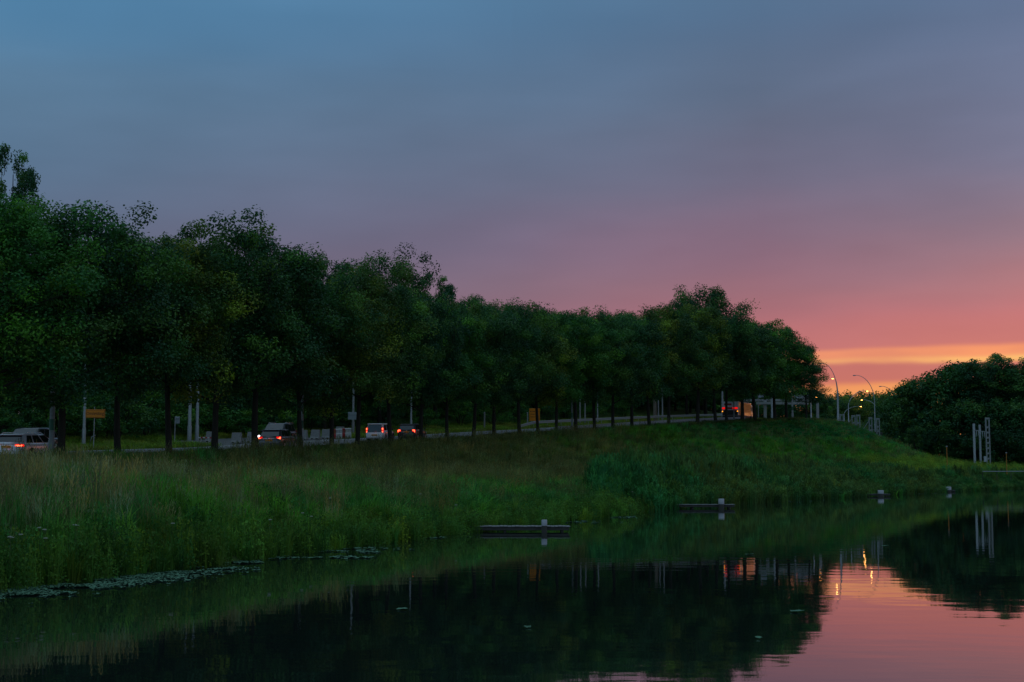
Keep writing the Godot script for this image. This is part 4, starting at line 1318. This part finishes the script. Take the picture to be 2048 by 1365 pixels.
# ---------------------------------------------------------------- poles, lamps, signs
# a lamp post whose top bends over in a quarter ellipse; arm > 0 reaches to +x of the post's own axes
func lamp_post(label: String, at: Vector3, height: float, arm: float, turn: float, r: float, lit: bool, straight: float, group: String, skin := "pole_paint", band := false) -> Node3D:
	var o := thing("street_lamp", label, "street lamp", at, turn, group)
	var up := height * straight
	part("pole", tube_mesh([Vector3(0, -0.4, 0), Vector3(0, 1.2, 0), Vector3(0, 1.25, 0), Vector3(0, up, 0)], [r * 1.25, r * 1.25, r, r * 0.75], 12), M[skin], o)
	if band:
		part("band", tube_mesh([Vector3(0, 1.7, 0), Vector3(0, 2.25, 0)], [r * 1.06, r * 1.06], 12), M.green_band, o)
	var pts: Array = []
	var radii: Array = []
	for i in 13:
		var a := PI * 0.5 * i / 12.0
		pts.append(Vector3(arm * (1.0 - cos(a)), up + (height - up) * sin(a), 0))
		radii.append(lerpf(r * 0.75, r * 0.42, i / 12.0))
	part("arm", tube_mesh(pts, radii, 9), M[skin], o)
	var sgn := signf(arm)
	var hd := part("lamp_head", box_mesh(Vector3(0.7, 0.12, 0.26), Vector3(arm + sgn * 0.28, height - 0.01, 0), 0.05), M[skin], o)
	part("lamp_lens", box_mesh(Vector3(0.42, 0.07, 0.2), Vector3(arm + sgn * 0.34, height - 0.10, 0), 0.03), M.street_lamp_glow if lit else M.head_light_off, hd)
	if lit:
		var l := OmniLight3D.new()
		l.name = "lamp_light"
		l.light_color = Color(1.0, 0.72, 0.40)
		l.light_energy = 0.35
		l.light_size = 0.15
		l.omni_range = 30.0
		l.shadow_enabled = true
		l.position = Vector3(arm + sgn * 0.34, height - 0.24, 0)
		o.add_child(l)
	return o

func make_poles() -> void:
	# straight posts whose arms vanish in the crowns: [column, offset, radius, height, skin, label]
	for e in [[104, -1.2, 0.13, 9.0, "concrete_old", "grey concrete post just left of the first trunk, beside the silver estate", true],
		[168, -13.5, 0.10, 9.0, "pole_paint", "pale post left of the orange diversion sign", false],
		[379, -14.5, 0.13, 9.5, "pole_paint", "left of the pair of pale posts left of the fourth trunk", false],
		[394, -14.5, 0.12, 9.5, "pole_paint", "right of the pair of pale posts left of the fourth trunk", false],
		[604, -1.5, 0.10, 9.0, "pole_paint", "pale post with a green band right beside the sixth trunk", true],
		[706, -13.5, 0.11, 9.0, "concrete", "post in front of the grey sign back, left of the eighth trunk", false],
		[822, -13.0, 0.10, 9.0, "pole_paint", "pale post behind the black hatchback", false],
		[1160, -12.0, 0.09, 9.0, "concrete", "left of two posts between the sixteenth and eighteenth trunks", false],
		[1170, -12.0, 0.09, 9.0, "concrete", "right of two posts between the sixteenth and eighteenth trunks", false],
		[1195, -12.0, 0.08, 9.5, "pole_paint", "bluish post directly right of the eighteenth trunk", false],
		[1144, -1.4, 0.10, 9.0, "concrete_old", "post left of the seventeenth trunk on the near verge", true],
		[1317, -11.0, 0.09, 9.0, "pole_paint", "post beside the thick brown post, left of two", false],
		[1325, -11.0, 0.09, 9.0, "pole_paint", "post beside the thick brown post, right of two", false],
		[1445, -11.0, 0.18, 10.0, "pole_paint", "stout pale post at the left side of the box truck", false],
		[1468, -1.4, 0.10, 9.0, "concrete_old", "thin post in front of the box truck's rear", false],
		[1517, -11.5, 0.07, 8.0, "concrete_old", "thin dim post right of the box truck", false],
		[1544, -9.8, 0.16, 9.5, "pole_paint", "stout pale post under the gantry beam", false],
		[1585, -1.6, 0.14, 9.0, "concrete", "post with a green band under the right half of the gantry", true],
		[1609, -11.0, 0.08, 7.5, "pole_paint", "thin bluish post right of the last trunk", false]]:
		var w: Vector2 = at_u(e[0], e[1])[0]
		lamp_post(e[5], stand(w), e[3], (0.9 if e[1] < -5.0 else -0.9), heading(at_u(e[0], e[1])[1]), e[2], false, 0.9, "posts along the road", e[4], e[6])
	var w2: Vector2 = at_u(1310, -11.0)[0]
	var b := thing("wooden_post", "thick brown post between the twentieth and twenty-first trunks", "post", stand(w2))
	part("post", tube_mesh([Vector3(0, -0.4, 0), Vector3(0, 4.0, 0), Vector3(0, 8.0, 0)], [0.27, 0.25, 0.21], 10), M.pole_wood, b)
	part("cap", tube_mesh([Vector3(0, 8.0, 0), Vector3(0, 8.06, 0)], [0.24, 0.2], 10), M.galvanised, b)
	w2 = at_u(969, -13.0)[0]
	b = thing("wooden_post", "short pale wooden post on the verge right of the twelfth trunk", "post", stand(w2))
	part("post", tube_mesh([Vector3(0, -0.4, 0), Vector3(0, 1.0, 0), Vector3(0, 1.9, 0)], [0.10, 0.095, 0.09], 10), M.concrete, b)
	part("cap", tube_mesh([Vector3(0, 1.9, 0), Vector3(0, 1.94, 0)], [0.1, 0.06], 10), M.concrete, b)
	# curved lamps against the sunset: [base column, depth, head column, head row, base row, lit, label]
	for e in [[1676, 252, 1641, 727, 846, false, "tall curved lamp at the edge of the crest trees, dark head"],
		[1678, 300, 1666, 757, 846, true, "curved lamp whose lit head glows between the crest trees and the tall pole"],
		[1698, 330, 1735, 782, 852, true, "curved lamp reaching right with a glowing head below the sunset"],
		[1751, 270, 1709, 751, 862, false, "tallest curved lamp in the open, reaching left over the road"],
		[1689, 400, 1722, 813, 850, true, "lowest small curved lamp reaching right with a glowing head"],
		[1758, 390, 1724, 800, 858, true, "small curved lamp reaching left behind the tallest lamp"],
		[1794, 300, 1761, 773, 850, false, "curved lamp half hidden by the right-hand wood"],
		[1597, 300, 1607, 800, 842, false, "small curved post between the pale posts under the gantry"],
		[1623, 262, 1634, 794, 843, true, "straight lamp with a glowing head at the gantry's right column"]]:
		var foot := px(e[0], e[4], e[1])
		var head := px(e[2], e[3], e[1])
		lamp_post(e[6], foot, head.y - foot.y, head.x - foot.x - signf(head.x - foot.x) * 0.34, 0.0, 0.085 * e[1] / 270.0 + 0.02, e[5], 0.93 if e[0] == 1623 else 0.52, "curved lamps at the viaduct")
	# orange diversion sign
	var r := at_u(188, -10.4)
	var q := stand(r[0])
	var g := thing("diversion_sign", "orange sign reading Omleiding on a thin post", "sign", q, 0.12)
	var dd: float = -q.z
	var k := dd / FOCAL
	var cy := px(190, 828, dd).y - q.y
	part("panel", box_mesh(Vector3(38 * k, 17 * k, 0.03), Vector3(2 * k, cy, 0.06), 0.008), M.sign_orange, g)
	part("border", frame_mesh(38 * k - 0.06, 17 * k - 0.06, 0.02, Vector3(2 * k, cy, 0.077)), M.sign_black, g)
	text("Omleiding", 0.30, Vector3(2 * k, cy, 0.078), g, 33.5 * k)
	part("post", tube_mesh([Vector3(0, -0.4, 0), Vector3(0, cy + 0.45, 0)], [0.03, 0.03], 8), M.galvanised, g)
	part("brace", tube_mesh([Vector3(-0.45, -0.3, 0.1), Vector3(-0.12, 0.85, 0.02), Vector3(0.1, 0.95, 0)], [0.022, 0.022, 0.022], 6), M.galvanised, g)
	# larger orange notice with lines of small print
	r = at_u(1069, -12.0)
	q = stand(r[0])
	dd = -q.z
	k = dd / FOCAL
	g = thing("road_works_notice", "orange notice board behind the fifteenth trunk", "sign", q, 0.1)
	cy = px(1069, 830, dd).y - q.y
	part("panel", box_mesh(Vector3(21 * k, 25 * k, 0.03), Vector3(0, cy, 0.06), 0.01), M.sign_orange, g)
	var st := st_new()
	rng.seed = 12
	for row in 3:   # too far to read: rows of dark strokes
		var x := -8.0 * k
		while x < 7.5 * k:
			var ww := rng.randf_range(0.04, 0.12)
			box(st, Vector3(x, cy + (6.5 - 5.5 * row) * k, 0.078), Vector3(ww, 0.09, 0.006))
			x += ww + 0.05
	part("print", done(st), M.sign_black, g)
	for s in [-1.0, 1.0]:
		part("post", tube_mesh([Vector3(s * 7 * k, -0.4, 0), Vector3(s * 7 * k, cy + 13 * k, 0)], [0.04, 0.04], 8), M.galvanised, g)
	r = at_u(1055, -12.2)
	q = stand(r[0])
	g = thing("marker_post", "pale post at the left side of the orange notice board", "post", q)
	part("post", tube_mesh([Vector3(0, -0.3, 0), Vector3(0, 1.7, 0)], [0.07, 0.065], 8), M.pole_paint, g)
	part("cap", box_mesh(Vector3(0.16, 0.12, 0.16), Vector3(-0.02, 1.73, 0), 0.02), M.galvanised, g)
	# two sign backs
	for e in [[706, 832.5, 19, 15, -13.2, "grey back of a road sign on the post left of the eighth trunk"], [356, 841, 9, 14, -14.0, "small grey sign back left of the pale post pair"]]:
		r = at_u(e[0], e[4])
		q = stand(r[0])
		dd = -q.z
		k = dd / FOCAL
		cy = px(e[0], e[1], dd).y - q.y
		g = thing("road_sign", e[5], "sign", q + Vector3(0, 0, 0.25), 0.15)
		part("panel", box_mesh(Vector3(e[2] * k, e[3] * k, 0.025), Vector3(0.0, cy, -0.05), 0.01), M.sign_back, g)
		part("bracket", box_mesh(Vector3(e[2] * k * 0.9, 0.05, 0.03), Vector3(0, cy + 0.15, -0.02), 0.005), M.galvanised, g)
		var off_x: float = (4.5 if e[0] < 400 else 8.5) * k * (-1.0 if e[0] < 400 else 1.0)
		part("post", tube_mesh([Vector3(off_x, -0.4, 0), Vector3(off_x, cy + e[3] * k * 0.5, 0)], [0.035, 0.035], 8), M.galvanised, g)

func frame_mesh(w: float, h: float, t: float, c: Vector3) -> ArrayMesh:
	var st := st_new()
	for s in [-1.0, 1.0]:
		box(st, c + Vector3(0, s * (h - t) * 0.5, 0), Vector3(w, t, 0.004))
		box(st, c + Vector3(s * (w - t) * 0.5, 0, 0), Vector3(t, h - 2 * t, 0.004))
	return done(st)

func text(what: String, high: float, at: Vector3, parent: Node3D, fit: float) -> void:
	var t := TextMesh.new()
	t.text = what
	t.font_size = 32
	var f := SystemFont.new()
	f.font_names = PackedStringArray(["Droid Sans"])
	t.font = f
	t.pixel_size = high / 24.0
	t.depth = 0.006
	var o := part("lettering", t, M.sign_black, parent, at)
	var w := t.get_aabb().size.x
	if w > 0.01: o.scale = Vector3(fit / w, fit / w * 1.15, 1)
# ---------------------------------------------------------------- road furniture
func make_barriers() -> void:
	# concrete blocks: an upright tapering leaf on a broad foot
	var st := st_new()
	st.set_smooth_group(-1)
	var prof := [Vector2(-0.48, 0.0), Vector2(0.42, 0.0), Vector2(0.42, 0.14), Vector2(0.10, 0.20), Vector2(0.06, 0.82), Vector2(-0.26, 0.82), Vector2(-0.36, 0.22)]
	var rl: Array = []
	for x in [-0.38, 0.38]:
		var ring: Array = []
		for p in prof: ring.append(Vector3(x * (1.0 if p.y < 0.5 else 0.90), p.y, -p.x))
		rl.append(ring)
	for k in prof.size():
		var m := (k + 1) % prof.size()
		quad(st, rl[0][k], rl[1][k], rl[1][m], rl[0][m])
	for e in [0, 1]:
		var r: Array = rl[e]
		var idx := [[0, 1, 2], [0, 2, 3], [0, 3, 6], [6, 3, 4], [6, 4, 5]]
		for t in idx:
			for q in (t if e == 0 else [t[0], t[2], t[1]]): st.add_vertex(r[q])
	var leaf := done(st)
	var blocks := [[424, -12.5, "left edge of the bay, mostly behind the fourth trunk"], [475, -10.6, "standing alone in the open between the fourth and fifth trunks"], [506, -10.6, "half hidden left of the fifth trunk"], [607, -10.6, "half hidden by the green-banded post"], [632, -10.6, "in the open between the sixth and seventh trunks"], [654, -10.6, "half hidden left of the seventh trunk"], [681, -12.8, "behind the red and white barriers"]]
	var first: Node3D = null
	for e in blocks:
		var r := at_u(e[0], e[1])
		var p: Vector2 = r[0]
		var at := stand(p)
		at.y = hr(nearest(path, p)[1].y) + 0.06 * (-e[1] - 2.5) + 0.004
		var label: String = "grey concrete block, " + e[2]
		if first == null:
			first = thing("concrete_block", label, "barrier", at, heading(r[1]) + 0.2, "concrete blocks in the road bay")
			part("block", leaf, M.concrete, first)
			for s in [-1.0, 1.0]:
				part("lifting_slot", box_mesh(Vector3(0.18, 0.07, 0.03), Vector3(s * 0.2, 0.04, 0.485), 0.005), M.sign_black, first)
		else:
			copy_of(first, at, heading(r[1]) + 0.2, label, "concrete blocks in the road bay")
	# red and white plastic barriers in a bent line: a frame with openings on feet
	for i in 6:
		var u: float = [668.5, 674.5, 680.5, 686.5, 692.5, 698.5][i]
		var red := i in [0, 3]
		var r := at_u(u, -9.9 - 0.1 * i)
		var p: Vector2 = r[0]
		var at := stand(p)
		at.y = hr(nearest(path, p)[1].y) + 0.06 * (9.9 + 0.1 * i - 2.5) + 0.004
		var o := thing("plastic_barrier", "%s plastic road barrier, %s of the %s from the left" % [("red" if red else "white"), (ORD[0 if i == 0 else 1] if red else ORD[[0, 0, 1, 0, 2, 3][i]]), ("two red ones" if red else "four white ones")], "barrier", at, 0.12 + 0.05 * i, "red and white barriers at the bay")
		var m: Material = M.plastic_red if red else M.plastic_white
		var W := 0.33
		part("body", box_mesh(Vector3(W, 0.30, 0.36), Vector3(0, 0.30, 0), 0.03), m, o)
		part("top_rail", box_mesh(Vector3(W, 0.12, 0.22), Vector3(0, 0.80, 0), 0.03), m, o)
		for s in [-1.0, 0.0, 1.0]:
			part("upright", box_mesh(Vector3(0.07, 0.31, 0.18), Vector3(s * (W * 0.5 - 0.037), 0.595, 0), 0.015), m, o)
		for s in [-1.0, 1.0]:
			part("foot", box_mesh(Vector3(0.10, 0.15, 0.42), Vector3(s * 0.1, 0.075, 0), 0.02), m, o)
	# the striped board lying over the verge left of the bay
	var r2 := at_u(411, -12.6)
	var q := stand(r2[0])
	var o2 := thing("barrier_board", "red and white striped board lying in the verge grass beside the pale posts", "barrier", q + Vector3(0, 0.42, 0), 0.35)
	for i in 6:
		part("stripe", box_mesh(Vector3(0.165, 0.10, 0.03), Vector3(-0.42 + 0.166 * i, 0, 0), 0.004), M.plastic_white if i % 2 == 0 else M.plastic_red, o2)
	for s in [-1.0, 1.0]:
		part("leg", box_mesh(Vector3(0.04, 0.5, 0.04), Vector3(s * 0.3, -0.29, -0.04), 0.005), M.plastic_white, o2)

func rail(label: String, off: float, u0: float, u1: float, high: float) -> void:
	var a: Vector2 = at_u(u0, off)[0]
	var origin := stand(a)
	var o := thing("guard_rail", label, "guard rail", origin, 0.0, "steel guard rails on the ramp")
	var run: Array = []
	for i in path.size():
		var p := offset_line(off, i)
		var u := 1024.0 + FOCAL * p.x / p.y
		if p.y > a.y and p.y < 262.0 and u < u1 + 5.0:
			run.append(Vector3(p.x, hr(path[i].y) + 0.06 * clampf(-off - 2.5, 0.0, 12.5), -p.y) - origin)
	if run.size() < 2: return
	run[0].y -= 0.35
	var st := st_new()
	st.set_smooth_group(-1)
	# a W profile: five strips
	var prof := [Vector2(0.0, 0.16), Vector2(0.04, 0.09), Vector2(0.0, 0.02), Vector2(0.0, -0.02), Vector2(0.04, -0.09), Vector2(0.0, -0.16)]
	for i in run.size() - 1:
		for k in prof.size() - 1:
			var d: Vector3 = (run[i + 1] - run[i]).normalized()
			var out: Vector3 = d.cross(Vector3.UP).normalized()
			var f := func(n: int, j: int) -> Vector3: return run[n] + Vector3(0, high + prof[j].y, 0) + out * prof[j].x
			quad(st, f.call(i, k), f.call(i + 1, k), f.call(i + 1, k + 1), f.call(i, k + 1))
	part("rail", done(st), M.galvanised, o)
	var post := box_mesh(Vector3(0.06, high + 0.5, 0.1), Vector3(0, (high - 0.3) * 0.5, 0), 0.008)
	for i in run.size():
		part("post", post, M.galvanised, o, run[i] + Vector3(-0.06, 0, 0))

func make_rails() -> void:
	rail("steel guard rail along the near edge of the climbing road", -2.2, 1085, 1500, 0.62)
	rail("steel guard rail along the far edge of the climbing road", -10.4, 1010, 1500, 0.62)
	# low railing along the crest beyond the trees
	var o := thing("crest_railing", "low pale railing along the crest under the gantry and lamps", "railing", px(1580, 842, 238))
	var base := o.position
	var pts: Array = []
	for i in 10:
		pts.append(px(1580 + i * 11.5, 841.0 + i * 0.75, 238 + i * 1.5) - base)
	for h in [0.0, -0.28]:
		var l: Array = []
		var rr: Array = []
		for p in pts:
			l.append(p + Vector3(0, h, 0))
			rr.append(0.025)
		part("rail", tube_mesh(l, rr, 6), M.galvanised, o)
	for p in pts:
		part("post", box_mesh(Vector3(0.05, 1.2, 0.05), p + Vector3(0, -0.58, 0), 0.006), M.galvanised, o)

func make_gantry() -> void:
	var D := 268.0
	var k := D / FOCAL
	var base := px(1531, 842, D)
	var o := thing("gantry", "grey concrete gantry spanning the road behind the last roadside trunks", "gantry", base)
	var top := px(1531, 803, D).y - base.y
	for e in [[1531, 5.5], [1636, 4.8]]:
		var x := px(e[0], 842, D).x - base.x
		part("column", box_mesh(Vector3(e[1] * k, top + 2.0, 0.5), Vector3(x, top * 0.5 - 1.0, 0), 0.05), M.concrete, o)
	var xa := px(1490, 800, D).x - base.x
	var xb := px(1634, 800, D).x - base.x
	part("upper_beam", box_mesh(Vector3(xb - xa, 4.6 * k, 0.7), Vector3((xa + xb) * 0.5, px(1531, 801, D).y - base.y, -0.75), 0.04), M.concrete, o)
	xa = px(1512, 800, D).x - base.x
	xb = px(1616, 800, D).x - base.x
	part("lower_beam", box_mesh(Vector3(xb - xa, 4.8 * k, 0.3), Vector3((xa + xb) * 0.5, px(1531, 807.4, D).y - base.y, 0.46), 0.03), M.concrete, o)
	part("sign_panel", box_mesh(Vector3(30 * k, 13 * k, 0.12), Vector3(px(1604, 784, D).x - base.x, px(1604, 791, D).y - base.y, -0.2), 0.02), M.sign_back, o)
	part("sign_panel", box_mesh(Vector3(12 * k, 8 * k, 0.12), Vector3(px(1522, 784, D).x - base.x, px(1522, 792, D).y - base.y, -0.2), 0.02), M.sign_back, o)

# a concrete ladder mast: two legs joined by rungs
func ladder_mast(called: String, label: String, category: String, foot: Vector3, h: float, w: float, rungs: int, skin: String, group: String, brace := 0.0) -> Node3D:
	var o := thing(called, label, category, foot, 0.0, group)
	for s in [-1.0, 1.0]:
		part("leg", box_mesh(Vector3(w * 0.26, h + 1.0, 0.28), Vector3(s * w * 0.37, h * 0.5 - 0.5, 0), 0.02), M[skin], o)
	for i in rungs:
		var y := h * (i + 0.15) / rungs if i < rungs - 1 else h - 0.14
		part("rung", box_mesh(Vector3(w * 0.48, h / rungs * 0.34, 0.2), Vector3(0, y, 0), 0.015), M[skin], o)
	if brace != 0.0:
		part("brace", tube_mesh([Vector3(brace, -0.6, 0.1), Vector3(-signf(brace) * 0.0, h * 0.93, 0.2)], [0.07, 0.07], 6), M[skin], o)
	return o

func make_railway() -> void:
	var D := 246.0
	var k := D / FOCAL
	var foot := px(1978, 930, D)
	var m := ladder_mast("ladder_mast", "tall concrete ladder mast, the rightmost of three masts by the railway", "mast", foot, px(1978, 836, D).y - foot.y, 8.6 * k, 9, "concrete", "")
	part("switch_box", box_mesh(Vector3(5.0 * k, 11 * k, 0.3), Vector3(-6.6 * k, 11 * k, 0), 0.03), M.galvanised, m)
	for e in [[1950.5, 848, 930, 4.0, "left"], [1962.3, 850, 930, 3.6, "middle"]]:
		foot = px(e[0], e[2], D + 1.0)
		var h := px(e[0], e[1], D + 1.0).y - foot.y
		var o := thing("catenary_mast", "slim grey mast, %s of the three masts by the railway" % e[4], "mast", foot, 0.0, "catenary masts")
		# an H section
		part("flange", box_mesh(Vector3(0.05, h + 0.8, 0.28), Vector3(-e[3] * k * 0.5 + 0.025, h * 0.5 - 0.4, 0), 0.006), M.galvanised, o)
		part("flange", box_mesh(Vector3(0.05, h + 0.8, 0.28), Vector3(e[3] * k * 0.5 - 0.025, h * 0.5 - 0.4, 0), 0.006), M.galvanised, o)
		part("web", box_mesh(Vector3(e[3] * k - 0.1, h + 0.8, 0.03), Vector3(0, h * 0.5 - 0.4, 0.08), 0.0), M.galvanised, o)
		part("cantilever", tube_mesh([Vector3(0, h - 13 * k, 0.2), Vector3(10.5 * k, h - 14 * k, 0.2)], [0.05, 0.05], 6), M.galvanised, o)
		for j in 2:
			part("insulator", tube_mesh([Vector3((4.5 + 4.0 * j) * k, h - 14 * k, 0.2), Vector3((4.5 + 4.0 * j) * k, h - 17 * k, 0.2), Vector3((4.5 + 4.0 * j) * k, h - 26 * k, 0.2)], [0.03, 0.07, 0.03], 6), M.galvanised, o)
	# wires from mast to mast
	for e in [[869, 860, "upper"], [877, 872, "lower"]]:
		var a := px(1760, e[0] - 3, 262)
		var b := px(1953, e[0], 247)
		var c := px(2160, e[0] + 2, 240)
		var pts: Array = []
		var rr: Array = []
		for i in 21:
			var t := i / 20.0
			var p := a.lerp(b, t * 2.0) if t < 0.5 else b.lerp(c, t * 2.0 - 1.0)
			p.y -= 0.35 * sin(PI * fmod(t * 2.0, 1.0))
			pts.append(p - b)
			rr.append(0.008)
		var w := part("overhead_wire", tube_mesh(pts, rr, 5), M.cable_black, self, b)
		tag(w, "%s thin railway wire running left from the masts" % e[2], "wire", "overhead wires")
	# ladder masts on the far side of the viaduct, with a dark parapet
	for e in [[1684.5, 829, 856, 262, 8.0, 0.0, "leftmost"], [1708, 831, 864, 258, 8.0, -2.6, "second from the left"], [1717.5, 830, 866, 258, 8.0, 0.0, "third from the left"], [1742, 835, 872, 258, 7.0, -2.6, "fourth from the left"], [1757, 837, 874, 258, 7.0, 0.0, "rightmost"]]:
		foot = px(e[0], e[2], e[3])
		ladder_mast("viaduct_mast", "dark ladder mast rising behind the grassy crest, %s of five" % e[6], "mast", foot, px(e[0], e[1], e[3]).y - foot.y, e[4] * e[3] / FOCAL, 4, "concrete_old", "ladder masts at the viaduct", e[5])
	var o3 := thing("parapet", "dark low parapet wall at the end of the crest behind the ladder masts", "wall", px(1722, 862, 264))
	var dk := 264.0 / FOCAL
	part("wall", box_mesh(Vector3(86 * dk, 22 * dk, 0.4), Vector3(0, -10 * dk, -0.3), 0.03, Basis(Vector3.BACK, -0.10)), M.pile_wood, o3)
	part("coping", tube_mesh([Vector3(-43 * dk, 2.6 * dk, -0.1), Vector3(43 * dk, -2.6 * dk + 0.4, -0.1)], [0.05, 0.05], 6), M.concrete_old, o3)
	# thin marker poles and the pale rail by the water
	for e in [[1895, 894, 932, 215, "orange marker pole standing in the growth below the railway"], [2014, 907, 930, 222, "short orange marker pole at the right of the masts"]]:
		foot = px(e[0], e[2], e[3])
		var h := px(e[0], e[1], e[3]).y - foot.y
		var o := thing("marker_pole", e[4], "pole", foot)
		part("pole", tube_mesh([Vector3(0, -1.5, 0), Vector3(0, h, 0)], [0.06, 0.055], 8), M.marker_orange, o)
		part("cap", box_mesh(Vector3(0.26, 0.12, 0.16), Vector3(0, h + 0.05, 0), 0.02), M.post_cap_white, o)
	var fa := px(1966, 943.5, 205)
	var fb := px(2140, 943.0, 198)
	var fr := thing("path_rail", "thin pale rail along the far bank at the right edge", "railing", fa)
	part("rail", tube_mesh([Vector3.ZERO, (fb - fa) * 0.5, fb - fa], [0.055, 0.055, 0.055], 6), M.post_cap_white, fr)
	for i in 7:
		part("post", box_mesh(Vector3(0.08, 1.2, 0.08), (fb - fa) * (i / 6.0) + Vector3(0, -0.62, 0), 0.01), M.pile_wood, fr)

func pier(label: String, u0: float, u1: float, v: float, v_water: float, post_u: float, post_v: float) -> void:
	var w := on_water((u0 + u1) * 0.5, v_water)
	var D: float = w.y
	var a := px(u0, v, D)
	var b := px(u1, v, D)
	var o := thing("fishing_pier", label, "pier", Vector3(a.x, 0, -D), 0.0, "low wooden piers along the shore")
	var L := b.x - a.x
	var y := a.y
	var depth := 1.1
	var n := int(L / 0.16)
	var pw := L / n
	for i in n:
		part("plank", box_mesh(Vector3(pw - 0.012, 0.035, depth + 0.04 * sin(i * 2.3)), Vector3((i + 0.5) * pw, y - 0.022 + 0.006 * sin(i * 1.7), -depth * 0.5), 0.006), M.deck_wood, o)
	for z in [-0.08, -depth + 0.08]:
		part("beam", box_mesh(Vector3(L - 0.1, 0.13, 0.07), Vector3(L * 0.5, y - 0.115, z), 0.008), M.pile_wood, o)
	for f in [0.08, 0.36, 0.92]:
		for z in [-0.14, -depth + 0.14]:
			part("pile", tube_mesh([Vector3(f * L, -1.0, z), Vector3(f * L, y - 0.05, z)], [0.06, 0.06], 8), M.pile_wood, o)
	var px_ := px(post_u, v, D).x - a.x
	var ph := px(post_u, post_v, D).y
	var r := 5.6 * D / FOCAL
	part("mooring_post", tube_mesh([Vector3(px_, -1.0, 0.02 + r), Vector3(px_, y + 0.02, 0.02 + r)], [r, r], 14), M.pile_wood, o)
	part("post_cap", tube_mesh([Vector3(px_, y + 0.02, 0.02 + r), Vector3(px_, ph - 0.01, 0.02 + r), Vector3(px_, ph, 0.02 + r)], [r * 1.03, r * 1.03, r * 0.9], 14), M.post_cap_white, o)

func make_piers() -> void:
	pier("nearest low wooden pier with a pale-topped post, in the middle of the shore", 936, 1141, 1053, 1065, 1088.5, 1040)
	pier("second pier, in front of the reeds, with a pale-topped post near its right end", 1338, 1471, 1009.5, 1018, 1442, 998)
	pier("third, smaller pier farther along the reeds", 1712, 1782, 988.5, 993.5, 1760.5, 981)
	pier("farthest and shortest pier near the right edge", 1880, 1912, 981, 984.5, 1895.5, 974)

# ---------------------------------------------------------------- everything
func _ready() -> void:
	var cam := Camera3D.new()
	cam.name = "camera"
	cam.position = Vector3(0, EYE, 0)
	cam.rotation.x = PITCH
	cam.fov = rad_to_deg(2.0 * atan(682.5 / FOCAL))
	cam.near = 0.1
	cam.far = 9000.0
	add_child(cam)
	var we := WorldEnvironment.new()
	we.name = "environment"
	var env := Environment.new()
	env.background_mode = Environment.BG_SKY
	env.sky = make_sky()
	env.background_energy_multiplier = 1.0
	env.tonemap_mode = Environment.TONE_MAPPER_LINEAR
	env.tonemap_exposure = 1.0
	env.sdfgi_enabled = true
	env.ssao_enabled = true
	env.ssil_enabled = true
	we.environment = env
	add_child(we)
	# the sun is down behind the cloud bars at the right: only a weak, broad, warm remnant
	var sun := DirectionalLight3D.new()
	sun.name = "sun"
	sun.light_energy = 0.012
	sun.light_color = Color(1.0, 0.62, 0.40)
	sun.light_angular_distance = 14.0
	sun.shadow_enabled = true
	sun.rotation = Vector3(deg_to_rad(-3.0), deg_to_rad(180.0 - 30.0), 0)
	add_child(sun)

	make_materials()
	make_lines()
	make_grid()
	print("terrain ", Time.get_ticks_msec())
	make_terrain()
	make_trees()
	print("trees ", Time.get_ticks_msec())
	make_grass()
	print("grass ", Time.get_ticks_msec())
	make_gantry()
	make_rails()
	make_railway()
	make_piers()
	make_barriers()
	make_vehicles()
	make_poles()
	make_flowers()
	print("all ", Time.get_ticks_msec())
